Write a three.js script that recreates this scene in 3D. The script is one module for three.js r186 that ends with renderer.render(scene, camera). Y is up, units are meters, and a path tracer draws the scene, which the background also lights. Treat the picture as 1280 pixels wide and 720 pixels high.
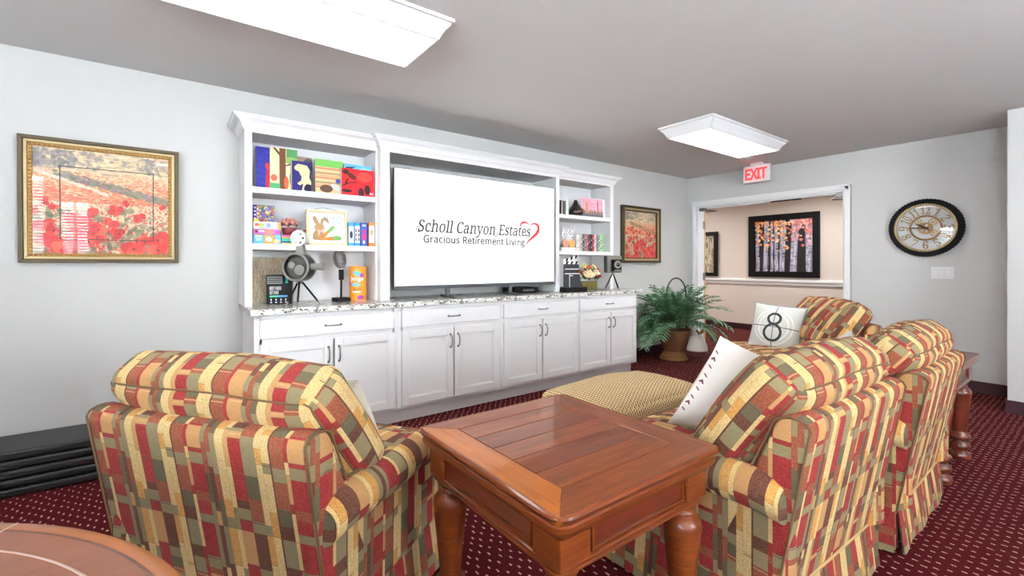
import * as THREE from 'three';
import { RoundedBoxGeometry } from 'three/addons/geometries/RoundedBoxGeometry.js';
import { mergeGeometries, mergeVertices, toCreasedNormals } from 'three/addons/utils/BufferGeometryUtils.js';
import { TextGeometry } from 'three/addons/geometries/TextGeometry.js';
import { FontLoader } from 'three/addons/loaders/FontLoader.js';
import { RectAreaLightUniformsLib } from 'three/addons/lights/RectAreaLightUniformsLib.js';

// ------------------------------------------------------------------ camera, sky, lights, exposure
const scene = new THREE.Scene();
const FOCAL = 569;                                    // pixels, for the 1280 x 720 frame
const YAW = Math.atan2(426, 569);
const FWD = new THREE.Vector3(Math.sin(YAW), 0, -Math.cos(YAW)), RGT = new THREE.Vector3(Math.cos(YAW), 0, Math.sin(YAW));
const EYE = new THREE.Vector3(0, 1.2, 3.774);
const camera = new THREE.PerspectiveCamera(2 * Math.atan(360 / FOCAL) * 180 / Math.PI, 1280 / 720, 0.05, 60);
camera.position.copy(EYE); camera.lookAt(EYE.clone().add(FWD));
camera.setViewOffset(1280, 720, 0, 30, 1280, 720);    // shifted lens: the horizon lies at row 330
scene.background = new THREE.Color(0.86, 0.94, 1.0); scene.backgroundIntensity = 36;
const renderer = new THREE.WebGLRenderer({ antialias: true });
renderer.toneMapping = THREE.LinearToneMapping; renderer.toneMappingExposure = 1.46;
renderer.shadowMap.enabled = true;
RectAreaLightUniformsLib.init();
const LAMP_POWER = 8.5, LAMP_COLOR = new THREE.Color(0.985, 0.99, 0.985), HALL_POWER = 15, HALL_COLOR = new THREE.Color(1, 0.96, 0.91);

// ------------------------------------------------------------------ helpers
const V = (x, y, z) => new THREE.Vector3(x, y, z);
function rngOf(seed) { let a = seed >>> 0; return () => { a = (a + 0x6D2B79F5) | 0; let t = Math.imul(a ^ (a >>> 15), 1 | a); t = (t + Math.imul(t ^ (t >>> 7), 61 | t)) ^ t; return ((t ^ (t >>> 14)) >>> 0) / 4294967296; }; }
// the point where the line of sight through a pixel meets the plane axis = value
function at(px, py, axis, value) {
  const d = FWD.clone().addScaledVector(RGT, (px - 640) / FOCAL).add(V(0, -(py - 330) / FOCAL, 0));
  return EYE.clone().addScaledVector(d, (value - EYE[axis]) / d[axis]);
}
const atX = (px, z) => at(px, 330, 'z', z).x;
const used = {};
function numbered(n) { const k = used[n] = (used[n] ?? -1) + 1; return k ? n + '_' + String(k).padStart(3, '0') : n; }
function tag(o, label, category, group, kind) { if (label) o.userData.label = label; if (category) o.userData.category = category; if (group) o.userData.group = group; if (kind) o.userData.kind = kind; return o; }
function thing(name, label, category, p = [0, 0, 0], turn = 0, group) {
  const o = new THREE.Group(); o.name = numbered(name); o.position.set(...p); o.rotation.y = turn; scene.add(o);
  return tag(o, label, category, group);
}
function mesh(name, geo, mat, parent, label) {
  if (Array.isArray(geo)) geo = merge(geo);
  const m = new THREE.Mesh(geo, mat); m.name = parent === scene ? numbered(name) : name; m.castShadow = m.receiveShadow = true;
  if (label) m.userData.label = label;
  (parent ?? scene).add(m); return m;
}
function struct(name, geo, mat) { const m = mesh(name, geo, mat, scene); m.userData.kind = 'structure'; return m; }
function merge(list) {
  return mergeGeometries(list.map((g) => { g = g.index ? g.toNonIndexed() : g.clone(); if (!g.attributes.normal) g.computeVertexNormals(); if (!g.attributes.uv) boxUV(g); for (const k of Object.keys(g.attributes)) if (!['position', 'normal', 'uv'].includes(k)) g.deleteAttribute(k); return g; }));
}
// uv in metres, from the way each triangle faces
function boxUV(g, du = 0, dv = 0) {
  if (g.index) g = g.toNonIndexed();
  const p = g.attributes.position, uv = new Float32Array(p.count * 2), a = V(), b = V(), c = V(), n = V();
  for (let i = 0; i < p.count; i += 3) {
    a.fromBufferAttribute(p, i); b.fromBufferAttribute(p, i + 1); c.fromBufferAttribute(p, i + 2);
    n.copy(b).sub(a).cross(c.clone().sub(a)); const x = Math.abs(n.x), y = Math.abs(n.y), z = Math.abs(n.z);
    [a, b, c].forEach((q, k) => { const [u, v] = x >= y && x >= z ? [q.z, q.y] : y >= z ? [q.x, q.z] : [q.x, q.y]; uv[(i + k) * 2] = u + du; uv[(i + k) * 2 + 1] = v + dv; });
  }
  g.setAttribute('uv', new THREE.BufferAttribute(uv, 2)); return g;
}
function box(w, h, d, x = 0, y = 0, z = 0, r = 0) {
  const g = r > 0 ? new RoundedBoxGeometry(w, h, d, r > 0.012 ? 4 : 2, Math.min(r, w / 2.02, h / 2.02, d / 2.02)) : new THREE.BoxGeometry(w, h, d);
  g.translate(x, y, z); return boxUV(g);
}
// box given by its bounds
const bb = (x0, x1, y0, y1, z0, z1, r = 0) => box(x1 - x0, y1 - y0, z1 - z0, (x0 + x1) / 2, (y0 + y1) / 2, (z0 + z1) / 2, r);
function lathe(pts, seg = 32) { const g = new THREE.LatheGeometry(pts.map(([r, y]) => new THREE.Vector2(Math.max(r, 1e-4), y)), seg); return g; }
function tube(pts, r, seg = 0, rad = 8, closed = false) { const c = new THREE.CatmullRomCurve3(pts.map((p) => p.isVector3 ? p : V(...p)), closed, 'catmullrom', 0.5); return new THREE.TubeGeometry(c, seg || pts.length * 4, r, rad, closed); }
function bar(a, b, r0, r1 = r0, seg = 10) {
  a = a.isVector3 ? a : V(...a); b = b.isVector3 ? b : V(...b); const d = b.clone().sub(a), g = new THREE.CylinderGeometry(r1, r0, d.length(), seg);
  g.applyQuaternion(new THREE.Quaternion().setFromUnitVectors(V(0, 1, 0), d.normalize())); const m = a.clone().add(b).multiplyScalar(0.5); g.translate(m.x, m.y, m.z); return g;
}
function extrude(pts, depth, bevel = 0, seg = 2, curve = 12) {
  const s = !Array.isArray(pts) ? pts : new THREE.Shape(pts.map(([x, y]) => new THREE.Vector2(x, y)));
  return new THREE.ExtrudeGeometry(s, { depth: depth - 2 * bevel, bevelEnabled: bevel > 0, bevelThickness: bevel, bevelSize: bevel, bevelOffset: -bevel, bevelSegments: seg, curveSegments: curve }).translate(0, 0, bevel);
}
const crease = (g, a = 0.6) => toCreasedNormals(g.index ? g.toNonIndexed() : g, a);
// smooth normals over coincident points, uv seams kept
function smooth(g) {
  if (g.index) g = g.toNonIndexed();
  const p = g.attributes.position, map = new Map(), n = new Float32Array(p.count * 3), a = V(), b = V(), c = V(), key = (i) => Math.round(p.getX(i) * 2e4) + ',' + Math.round(p.getY(i) * 2e4) + ',' + Math.round(p.getZ(i) * 2e4);
  const keys = []; for (let i = 0; i < p.count; i++) keys.push(key(i));
  for (let i = 0; i < p.count; i += 3) { a.fromBufferAttribute(p, i); b.fromBufferAttribute(p, i + 1); c.fromBufferAttribute(p, i + 2); const f = b.sub(a).cross(c.sub(a)); for (let k = 0; k < 3; k++) { const e = map.get(keys[i + k]); e ? e.add(f) : map.set(keys[i + k], f.clone()); } }
  for (let i = 0; i < p.count; i++) { const e = map.get(keys[i]); const l = e.length() || 1; n[i * 3] = e.x / l; n[i * 3 + 1] = e.y / l; n[i * 3 + 2] = e.z / l; }
  g.setAttribute('normal', new THREE.BufferAttribute(n, 3)); return g;
}
// a grid surface from f(u, v) -> [x, y, z, U, V], u and v in 0..1
function grid(nu, nv, f, flip = false) {
  const pos = [], uv = [], idx = [];
  for (let j = 0; j <= nv; j++) for (let i = 0; i <= nu; i++) { const q = f(i / nu, j / nv); pos.push(q[0], q[1], q[2]); uv.push(q[3] ?? i / nu, q[4] ?? j / nv); }
  for (let j = 0; j < nv; j++) for (let i = 0; i < nu; i++) { const a = j * (nu + 1) + i, b = a + 1, c = a + nu + 1, d = c + 1; flip ? idx.push(a, c, b, b, c, d) : idx.push(a, b, c, b, d, c); }
  const g = new THREE.BufferGeometry(); g.setAttribute('position', new THREE.Float32BufferAttribute(pos, 3)); g.setAttribute('uv', new THREE.Float32BufferAttribute(uv, 2)); g.setIndex(idx); g.computeVertexNormals(); return g;
}
const font = await new FontLoader().loadAsync('fonts/droid/droid_sans_bold.typeface.json');
const serif = await new FontLoader().loadAsync('fonts/droid/droid_serif_bold.typeface.json');
function words(t, size, depth, f = font) { const g = new TextGeometry(t, { font: f, size, depth, curveSegments: 4 }); g.computeBoundingBox(); const b = g.boundingBox; g.translate(-(b.min.x + b.max.x) / 2, -(b.min.y + b.max.y) / 2, 0); return g; }

// ------------------------------------------------------------------ textures
function canvasTex(w, h, draw, repeat) {
  const c = document.createElement('canvas'); c.width = w; c.height = h; draw(c.getContext('2d'), w, h);
  const t = new THREE.CanvasTexture(c); t.colorSpace = THREE.SRGBColorSpace; t.magFilter = THREE.LinearFilter;
  if (repeat) { t.wrapS = t.wrapT = THREE.RepeatWrapping; t.repeat.set(1 / repeat[0], 1 / repeat[1]); }
  return t;
}
function noiseTex(n, seed, cell, metres, aniso = 1) {                 // smooth tiling noise for bump, linear
  const r = rngOf(seed), data = new Uint8Array(n * n * 4), layers = [[cell, 0.6], [Math.max(1, cell / 2), 0.4]];
  const acc = new Float32Array(n * n);
  for (const [c, k] of layers) {
    const mx = Math.max(2, Math.round(n / (c * aniso))), my = Math.max(2, Math.round(n / c)), lat = Float32Array.from({ length: mx * my }, r), s = (t) => t * t * (3 - 2 * t);
    for (let y = 0; y < n; y++) for (let x = 0; x < n; x++) {
      const fx = x / n * mx, fy = y / n * my, ix = Math.floor(fx), iy = Math.floor(fy), tx = s(fx - ix), ty = s(fy - iy), L = (a, b) => lat[(b % my) * mx + (a % mx)];
      acc[y * n + x] += k * ((L(ix, iy) * (1 - tx) + L(ix + 1, iy) * tx) * (1 - ty) + (L(ix, iy + 1) * (1 - tx) + L(ix + 1, iy + 1) * tx) * ty);
    }
  }
  for (let i = 0; i < n * n; i++) { const v = acc[i] * 255; data[i * 4] = data[i * 4 + 1] = data[i * 4 + 2] = v; data[i * 4 + 3] = 255; }
  const t = new THREE.DataTexture(data, n, n); t.magFilter = THREE.LinearFilter; t.wrapS = t.wrapT = THREE.RepeatWrapping; t.repeat.set(1 / metres, 1 / metres); t.needsUpdate = true; return t;
}
const rgb = (a, v = 0) => `rgb(${a.map((c) => Math.max(0, Math.min(255, Math.round(c + v)))).join(',')})`;

function plaidTexture() {                                             // patchwork stripes, 0.322 m x 0.46 m
  const W = 644, H = 920, r = rngOf(71);
  const C = { red: [150, 36, 34], brick: [146, 76, 48], brown: [98, 54, 36], sage: [144, 130, 94], olive: [100, 90, 64], tan: [196, 148, 94], cream: [220, 190, 130], gold: [208, 152, 78], peach: [220, 170, 122], wine: [116, 26, 34] };
  const cols = [   // width in metres, then blocks: colour and height share
    [0.047, ['red', 3.2], ['sage', 1.2], ['brick', 0.6], ['tan', 2.4], ['red', 0.4], ['sage', 1], ['red', 2.6], ['brick', 0.8], ['red', 1.2], ['sage', 0.8]],
    [0.012, ['cream', 2.4], ['red', 1.2], ['brick', 0.6], ['red', 3], ['cream', 1], ['tan', 2.4], ['red', 0.8], ['cream', 2.4]],
    [0.040, ['sage', 2.6], ['brown', 1.2], ['sage', 1.6], ['brick', 3], ['sage', 1.2], ['brick', 2.4], ['olive', 1.6], ['brown', 1.2]],
    [0.005, ['brown', 1]],
    [0.024, ['cream', 4], ['cream', 3], ['sage', 0.8], ['cream', 3], ['gold', 2]],
    [0.020, ['gold', 2], ['cream', 3], ['gold', 1], ['cream', 4], ['sage', 0.7]],
    [0.042, ['brown', 3], ['sage', 0.9], ['olive', 0.9], ['brick', 0.5], ['sage', 3], ['olive', 1.8], ['brick', 1.8], ['sage', 1]],
    [0.040, ['tan', 3], ['red', 2.4], ['tan', 0.5], ['red', 2.8], ['red', 2.4], ['brown', 0.7], ['sage', 1], ['red', 1]],
    [0.016, ['cream', 3], ['sage', 1], ['tan', 3], ['cream', 3], ['sage', 1.6]],
    [0.028, ['gold', 3], ['cream', 4], ['cream', 3], ['gold', 1.4], ['sage', 0.8]],
    [0.018, ['sage', 3], ['brown', 1], ['olive', 1], ['sage', 3], ['brick', 2], ['olive', 2]],
    [0.015, ['brown', 3], ['cream', 0.7], ['brick', 2], ['sage', 1], ['brown', 3], ['tan', 1]],
    [0.015, ['sage', 3], ['brown', 1], ['sage', 1], ['brick', 2], ['olive', 2], ['sage', 1.5]],
  ];
  return canvasTex(W, H, (g) => {
    let x = 0; const tot = cols.reduce((s, c) => s + c[0], 0);
    for (const [w, ...blocks] of cols) {
      const pw = w / tot * W, sum = blocks.reduce((s, b) => s + b[1], 0); let y = 0;
      for (const [name, share] of blocks) {
        const ph = share / sum * H, base = C[name], chen = ['red', 'brick', 'brown', 'wine', 'gold', 'cream'].includes(name);
        g.fillStyle = rgb(base); g.fillRect(x, y, pw + 1, ph + 1);
        for (let k = 0; k < pw * ph / 7; k++) { const v = (r() - 0.5) * (chen ? 66 : 30); g.fillStyle = rgb(base, v); const s = chen ? 1.4 + r() * 3 : 1 + r() * 2; g.fillRect(x + r() * (pw - s), y + r() * (ph - s), s * (chen ? 1 : 3), chen ? s : 1); }
        g.fillStyle = r() < 0.5 ? 'rgba(84,50,34,.75)' : 'rgba(150,112,70,.7)'; g.fillRect(x, y, pw, 2.2); if (pw > 40 && r() < 0.35) { g.fillStyle = r() < 0.5 ? 'rgba(206,170,124,.9)' : 'rgba(104,60,44,.9)'; g.fillRect(x, y + 6 + r() * 10, pw, 5); }
        y += ph;
      }
      g.fillStyle = 'rgba(104,66,44,.55)'; g.fillRect(x, 0, 1.2, H); x += pw;
    }
    for (let k = 0; k < 9000; k++) { g.fillStyle = `rgba(${r() < 0.5 ? '60,34,20' : '250,226,180'},${0.05 + r() * 0.1})`; g.fillRect(r() * W, r() * H, 1 + r() * 5, 1 + r() * 3); }
  }, [0.35, 0.48]);
}
function carpetTexture() {                                           // wine pile with short pale dashes, 0.48 m square
  const N = 1024, S = N / 0.48, r = rngOf(5);
  return canvasTex(N, N, (g) => {
    g.fillStyle = 'rgb(84,13,20)'; g.fillRect(0, 0, N, N);
    for (let k = 0; k < 60000; k++) { const v = (r() - 0.5) * 44; g.fillStyle = rgb([84, 13, 20], v); g.fillRect(r() * N, r() * N, 2 + r() * 3, 2 + r() * 5); }
    for (let i = 0; i < 9; i++) for (let j = 0; j < 14; j++) {
      const x = ((i + (j % 2) * 0.5 + 0.25) / 9 + (r() - 0.5) * 0.02) * N, y = ((j + 0.5) / 14 + (r() - 0.5) * 0.016) * N, l = (0.011 + r() * 0.009) * S, w = 0.0062 * S;
      for (let k = 0; k < 26; k++) { g.fillStyle = rgb([222, 184, 164], (r() - 0.5) * 50); g.fillRect(x + r() * w - w / 2, y + (r() - 0.5) * l, 5, 8); }
    }
  }, [0.48, 0.48]);
}
function woodTexture(base, dark, light, seed, wm = 0.5, hm = 0.5, streak = 260) {   // grain along u
  const W = 1024, H = 512, r = rngOf(seed);
  return canvasTex(W, H, (g) => {
    g.fillStyle = rgb(base); g.fillRect(0, 0, W, H);
    for (let k = 0; k < 60; k++) { const c = r() < 0.5 ? dark : light; g.fillStyle = `rgba(${c.join(',')},${0.05 + r() * 0.10})`; const y = r() * H, h = 10 + r() * 50, x = r() * W, w = 120 + r() * 400; for (const ox of [0, -W]) for (const oy of [0, -H]) { g.beginPath(); g.ellipse(x + ox + w / 2, y + oy + h / 2, w / 2, h / 2, 0, 0, 7); g.fill(); } }
    for (let k = 0; k < streak; k++) { const c = r() < 0.6 ? dark : light; g.strokeStyle = `rgba(${c.join(',')},${0.08 + r() * 0.22})`; g.lineWidth = 0.6 + r() * 1.8; const y = r() * H, x = r() * W, l = 120 + r() * 700, a = (r() - 0.5) * 10; for (const ox of [0, -W]) { g.beginPath(); g.moveTo(x + ox, y); g.bezierCurveTo(x + ox + l / 3, y + a, x + ox + l * 0.66, y - a, x + ox + l, y + a * 0.4); g.stroke(); } }
    for (let k = 0; k < 120; k++) { g.fillStyle = `rgba(${dark.map((c) => c * 0.5).join(',')},${0.2 + r() * 0.4})`; g.fillRect(r() * W, r() * H, 1 + r() * 4, 1 + r()); }
  }, [wm, hm]);
}
function graniteTexture() {
  const N = 1024, r = rngOf(44);
  return canvasTex(N, N, (g) => {
    g.fillStyle = 'rgb(226,225,220)'; g.fillRect(0, 0, N, N);
    const blot = (x, y, s, c) => { g.fillStyle = c; for (const ox of [0, N, -N]) for (const oy of [0, N, -N]) { g.beginPath(); for (let a = 0; a < 9; a++) { const q = s * (0.5 + ((a * 7919 + Math.floor(s * 31)) % 17) / 17); const t = a / 9 * 6.283; g.lineTo(x + ox + Math.cos(t) * q * 1.2, y + oy + Math.sin(t) * q); } g.fill(); } };
    for (let k = 0; k < 260; k++) blot(r() * N, r() * N, 14 + r() * 26, `rgba(${[[200, 198, 190], [246, 246, 244], [186, 184, 178]][Math.floor(r() * 3)].join(',')},0.5)`);
    for (let k = 0; k < 150; k++) { const x = r() * N, y = r() * N; for (let q = 0; q < 7; q++) blot(x + (r() - 0.5) * 46, y + (r() - 0.5) * 36, 2 + r() * 9, rgb(r() < 0.62 ? [46, 46, 48] : [120, 118, 114], (r() - 0.5) * 30)); }
    for (let k = 0; k < 900; k++) blot(r() * N, r() * N, 1 + r() * 3.4, rgb(r() < 0.5 ? [96, 94, 92] : [160, 158, 150], (r() - 0.5) * 30));
  }, [0.55, 0.55]);
}
function weaveTexture() {                                            // cream and brown basket check of the ottoman
  const N = 256, cells = 8, s = N / cells, r = rngOf(9);
  return canvasTex(N, N, (g) => {
    g.fillStyle = 'rgb(222,192,136)'; g.fillRect(0, 0, N, N);
    for (let i = 0; i < cells; i++) for (let j = 0; j < cells; j++) {
      g.fillStyle = rgb([238, 214, 166], (r() - 0.5) * 16); g.fillRect(i * s, j * s, s * 0.5, s);
      g.fillStyle = rgb([96, 62, 30], (r() - 0.5) * 24); g.fillRect(i * s + s * 0.56, j * s + (i % 2 ? s * 0.5 : 0), s * 0.40, s * 0.62);
      g.fillStyle = rgb([196, 158, 100], (r() - 0.5) * 20); g.fillRect(i * s + s * 0.06, j * s + (i % 2 ? 0 : s * 0.5), s * 0.34, s * 0.26);
    }
  }, [0.15, 0.15]);
}

// ------------------------------------------------------------------ materials
const std = (color, roughness = 0.6, o = {}) => new THREE.MeshStandardMaterial({ color, roughness, ...o });
const phys = (color, roughness, o = {}) => new THREE.MeshPhysicalMaterial({ color, roughness, ...o });
const orangePeel = noiseTex(256, 3, 6, 0.16), weaveBump = noiseTex(256, 8, 3, 0.03, 2), pileBump = noiseTex(256, 12, 4, 0.07), clothBump = noiseTex(256, 21, 3, 0.02);
const plaid = plaidTexture();
const M = {
  wall: std(0xcfcecc, 0.85, { bumpMap: orangePeel, bumpScale: 0.0006 }),
  ceiling: std(0xe2e2e1, 0.9, { bumpMap: orangePeel, bumpScale: 0.0009 }),
  hallWall: std(0xddd3ca, 0.85, { bumpMap: orangePeel, bumpScale: 0.0006 }),
  white: std(0xefeff0, 0.42), whiteMatte: std(0xe6e6e6, 0.6), cornice: std(0xececed, 0.45),
  carpet: phys(0xffffff, 0.97, { specularIntensity: 0.25, map: carpetTexture(), bumpMap: pileBump, bumpScale: 0.004 }),
  base: std(0x33101a, 0.5), granite: phys(0xffffff, 0.16, { map: graniteTexture(), clearcoat: 0.4, clearcoatRoughness: 0.1 }),
  plaid: std(0xffffff, 0.9, { map: plaid, bumpMap: weaveBump, bumpScale: 0.0012 }),
  piping: std(0x6a4e30, 0.85), pipingPale: std(0xb99a66, 0.85),
  weave: std(0xffffff, 0.9, { map: weaveTexture(), bumpMap: clothBump, bumpScale: 0.001 }),
  tableWood: phys(0xffffff, 0.48, { specularIntensity: 0.35, map: woodTexture([104, 46, 16], [42, 15, 6], [154, 80, 28], 17, 0.6, 0.34), clearcoat: 0.45, clearcoatRoughness: 0.06 }),
  tableWood2: phys(0xffffff, 0.48, { specularIntensity: 0.35, map: woodTexture([118, 56, 18], [54, 20, 8], [168, 92, 32], 29, 0.6, 0.34), clearcoat: 0.45, clearcoatRoughness: 0.06 }),
  tableDark: phys(0xffffff, 0.32, { map: woodTexture([96, 36, 18], [44, 14, 8], [140, 64, 30], 37, 0.5, 0.4), clearcoat: 0.6, clearcoatRoughness: 0.18 }),
  tableGold: phys(0xffffff, 0.48, { specularIntensity: 0.35, map: woodTexture([160, 88, 28], [96, 44, 14], [200, 126, 52], 83, 0.6, 0.34), clearcoat: 0.45, clearcoatRoughness: 0.06 }),
  groove: std(0x2a120a, 0.8), espresso: phys(0xffffff, 0.34, { map: woodTexture([74, 38, 26], [34, 16, 12], [110, 62, 42], 41, 0.5, 0.4), clearcoat: 0.5, clearcoatRoughness: 0.2 }),
  leather: phys(0xffffff, 0.36, { map: woodTexture([124, 72, 48], [86, 46, 32], [154, 96, 66], 53, 0.9, 0.7, 120), clearcoat: 0.35, clearcoatRoughness: 0.25 }),
  inlay: std(0xb59c92, 0.4), rimLine: std(0x5c443e, 0.6), rimWood: phys(0xffffff, 0.3, { map: woodTexture([164, 94, 44], [110, 56, 24], [200, 130, 70], 59, 0.6, 0.4), clearcoat: 0.6, clearcoatRoughness: 0.2 }),
  black: phys(0x0d0d0f, 0.55, { specularIntensity: 0.4 }), blackMatte: std(0x141416, 0.8), vinyl: std(0x18191c, 0.38, { bumpMap: orangePeel, bumpScale: 0.001 }),
  nickel: std(0x8e8c88, 0.36, { metalness: 1 }), darkMetal: std(0x4a4846, 0.35, { metalness: 0.9 }), chrome: std(0xb4b4b4, 0.3, { metalness: 1 }), gunmetal: std(0x5c5f63, 0.45, { metalness: 0.6 }),
  pewter: std(0x8a8782, 0.42, { metalness: 0.25 }), steel: std(0x55534f, 0.4, { metalness: 0.3 }),
  goldLeaf: std(0xa27c44, 0.4, { metalness: 0.6 }), bronze: std(0x4c3f2a, 0.45, { metalness: 0.4 }), paleGold: std(0xb9a47a, 0.45, { metalness: 0.4 }),
  pane: phys(0xffffff, 0.02, { transmission: 1, thickness: 0, ior: 1.5 }), paper: std(0xf0ede6, 0.8),
  cream: std(0xe9e4d8, 0.9, { bumpMap: clothBump, bumpScale: 0.0006 }), oak: std(0xcfae7c, 0.55), birch: std(0xe2cda6, 0.6),
};

// ------------------------------------------------------------------ the room
const X0 = -2.6, FAR = 6.03, HALL = 8.45, H = 2.44, Z1 = 6.9, TH = 0.14;   // TV wall at z = 0
const DOOR = { z0: 0.14, z1: 1.93, h: 2.03 };
struct('floor', bb(X0 - TH, HALL + TH, -0.12, 0, -3.2, Z1 + TH), M.carpet);
struct('ceiling', bb(X0 - TH, HALL + TH, H, H + 0.12, -3.2, Z1 + TH), M.ceiling);
struct('wall_back', bb(X0 - TH, FAR + TH, 0, H, -TH, 0), M.wall).userData.label = 'pale grey wall behind the white built-in cabinets';
struct('wall_far', [bb(FAR, FAR + TH, 0, H, 0, DOOR.z0), bb(FAR, FAR + TH, DOOR.h, H, DOOR.z0, DOOR.z1), bb(FAR, FAR + TH, 0, H, DOOR.z1, 3.23)], M.wall);
struct('wall_side', bb(5.40, FAR + TH, 0, H, 3.23, Z1), M.wall);
struct('wall_hall', [bb(HALL, HALL + TH, 0, H, -3.2, Z1), bb(FAR + TH, HALL, 0, H, -3.2, -3.06), bb(FAR + TH, HALL, 0, H, 5.0, 5.14)], M.hallWall);
struct('wall_hall_near', [bb(FAR + TH, FAR + TH + 0.012, 0, H, -3.06, DOOR.z0), bb(FAR + TH, FAR + TH + 0.012, DOOR.h, H, DOOR.z0, DOOR.z1), bb(FAR + TH, FAR + TH + 0.012, 0, H, DOOR.z1, 5.0)], M.hallWall);
const WL = { z0: 1.16, z1: 1.72, y0: 0.95, y1: 2.1 }, WR = { x0: -2.42, x1: -1.64, y0: 0.7, y1: 2.2 }, WC = { x0: -1.52, x1: -1.1, y0: 0.7, y1: 1.8 }, WS = { z0: 3.7, z1: 5.9, y0: 0.85, y1: 2.2 }, WD = { x0: 0.7, x1: 2.9, y0: 0.85, y1: 2.2 };
struct('wall_left', [bb(X0 - TH, X0, 0, H, 0, WL.z0), bb(X0 - TH, X0, 0, WL.y0, WL.z0, WL.z1), bb(X0 - TH, X0, WL.y1, H, WL.z0, WL.z1), bb(X0 - TH, X0, 0, H, WL.z1, WS.z0), bb(X0 - TH, X0, 0, WS.y0, WS.z0, WS.z1), bb(X0 - TH, X0, WS.y1, H, WS.z0, WS.z1), bb(X0 - TH, X0, 0, H, WS.z1, Z1)], M.wall);
struct('wall_front', [bb(X0, WR.x0, 0, H, Z1, Z1 + TH), bb(WR.x0, WR.x1, 0, WR.y0, Z1, Z1 + TH), bb(WR.x0, WR.x1, WR.y1, H, Z1, Z1 + TH), bb(WR.x1, WC.x0, 0, H, Z1, Z1 + TH),
  bb(WC.x0, WC.x1, 0, WC.y0, Z1, Z1 + TH), bb(WC.x0, WC.x1, WC.y1, H, Z1, Z1 + TH), bb(WC.x1, WD.x0, 0, H, Z1, Z1 + TH), bb(WD.x0, WD.x1, 0, WD.y0, Z1, Z1 + TH), bb(WD.x0, WD.x1, WD.y1, H, Z1, Z1 + TH), bb(WD.x1, FAR + TH, 0, H, Z1, Z1 + TH)], M.wall);
function windowUnit(n, w, h, p, turn, tilt) {                              // local: width along x, glass in the xy plane, room side +z
  const o = new THREE.Group(); o.name = 'window_' + n; o.position.set(...p); o.rotation.y = turn; o.userData.kind = 'structure'; scene.add(o);
  mesh('window_frame', [bb(-w / 2, -w / 2 + 0.05, 0, h, -0.11, -0.05), bb(w / 2 - 0.05, w / 2, 0, h, -0.11, -0.05), bb(-w / 2, w / 2, 0, 0.05, -0.11, -0.05), bb(-w / 2, w / 2, h - 0.05, h, -0.11, -0.05), bb(-0.02, 0.02, 0, h, -0.10, -0.06)], M.whiteMatte, o);
  for (const s of [-1, 1]) mesh('pane', new THREE.PlaneGeometry(w / 2 - 0.05, h - 0.08).translate(s * (w / 4 - 0.01), h / 2, -0.08), M.pane, o);
  mesh('window_sill', bb(-w / 2 - 0.04, w / 2 + 0.04, -0.03, 0, -0.05, 0.05, 0.006), M.whiteMatte, o);
  const slat = boxUV(new THREE.BoxGeometry(w - 0.02, 0.0025, 0.048).rotateX(-tilt)), head = mesh('head_rail', bb(-w / 2 + 0.005, w / 2 - 0.005, h - 0.045, h, -0.04, 0.02), M.whiteMatte, o);
  for (let k = 0; k < Math.floor((h - 0.06) / 0.05); k++) mesh('slat', slat, M.whiteMatte, o).position.set(0, 0.02 + k * 0.05, -0.012);
}
windowUnit(1, WL.z1 - WL.z0, WL.y1 - WL.y0, [X0, WL.y0, (WL.z0 + WL.z1) / 2], Math.PI / 2, 0.95);
windowUnit(2, WR.x1 - WR.x0, WR.y1 - WR.y0, [(WR.x0 + WR.x1) / 2, WR.y0, Z1], Math.PI, 0.95);
windowUnit(3, WC.x1 - WC.x0, WC.y1 - WC.y0, [(WC.x0 + WC.x1) / 2, WC.y0, Z1], Math.PI, 0.95);
windowUnit(4, WD.x1 - WD.x0, WD.y1 - WD.y0, [(WD.x0 + WD.x1) / 2, WD.y0, Z1], Math.PI, 0.5);
windowUnit(5, WS.z1 - WS.z0, WS.y1 - WS.y0, [X0, WS.y0, (WS.z0 + WS.z1) / 2], Math.PI / 2, 0.5);
const bh = 0.105, bt = 0.012;
struct('baseboard_back', bb(4.16, FAR, 0, bh, 0, bt), M.base);
struct('baseboard_back_beside_mats', bb(X0, 0.4, 0, bh, 0, bt), M.base);
struct('baseboard_far', [bb(FAR - bt, FAR, 0, bh, 0, DOOR.z0 - 0.06), bb(FAR - bt, FAR, 0, bh, DOOR.z1 + 0.06, 3.23)], M.base);
struct('baseboard_side', [bb(5.40 - bt, 5.40, 0, bh, 3.23 - bt, Z1), bb(5.40, FAR, 0, bh, 3.23 - bt, 3.23)], M.base);
struct('baseboard_hall', bb(HALL - bt, HALL, 0, bh, -3.06, 5.0), M.base);

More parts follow.
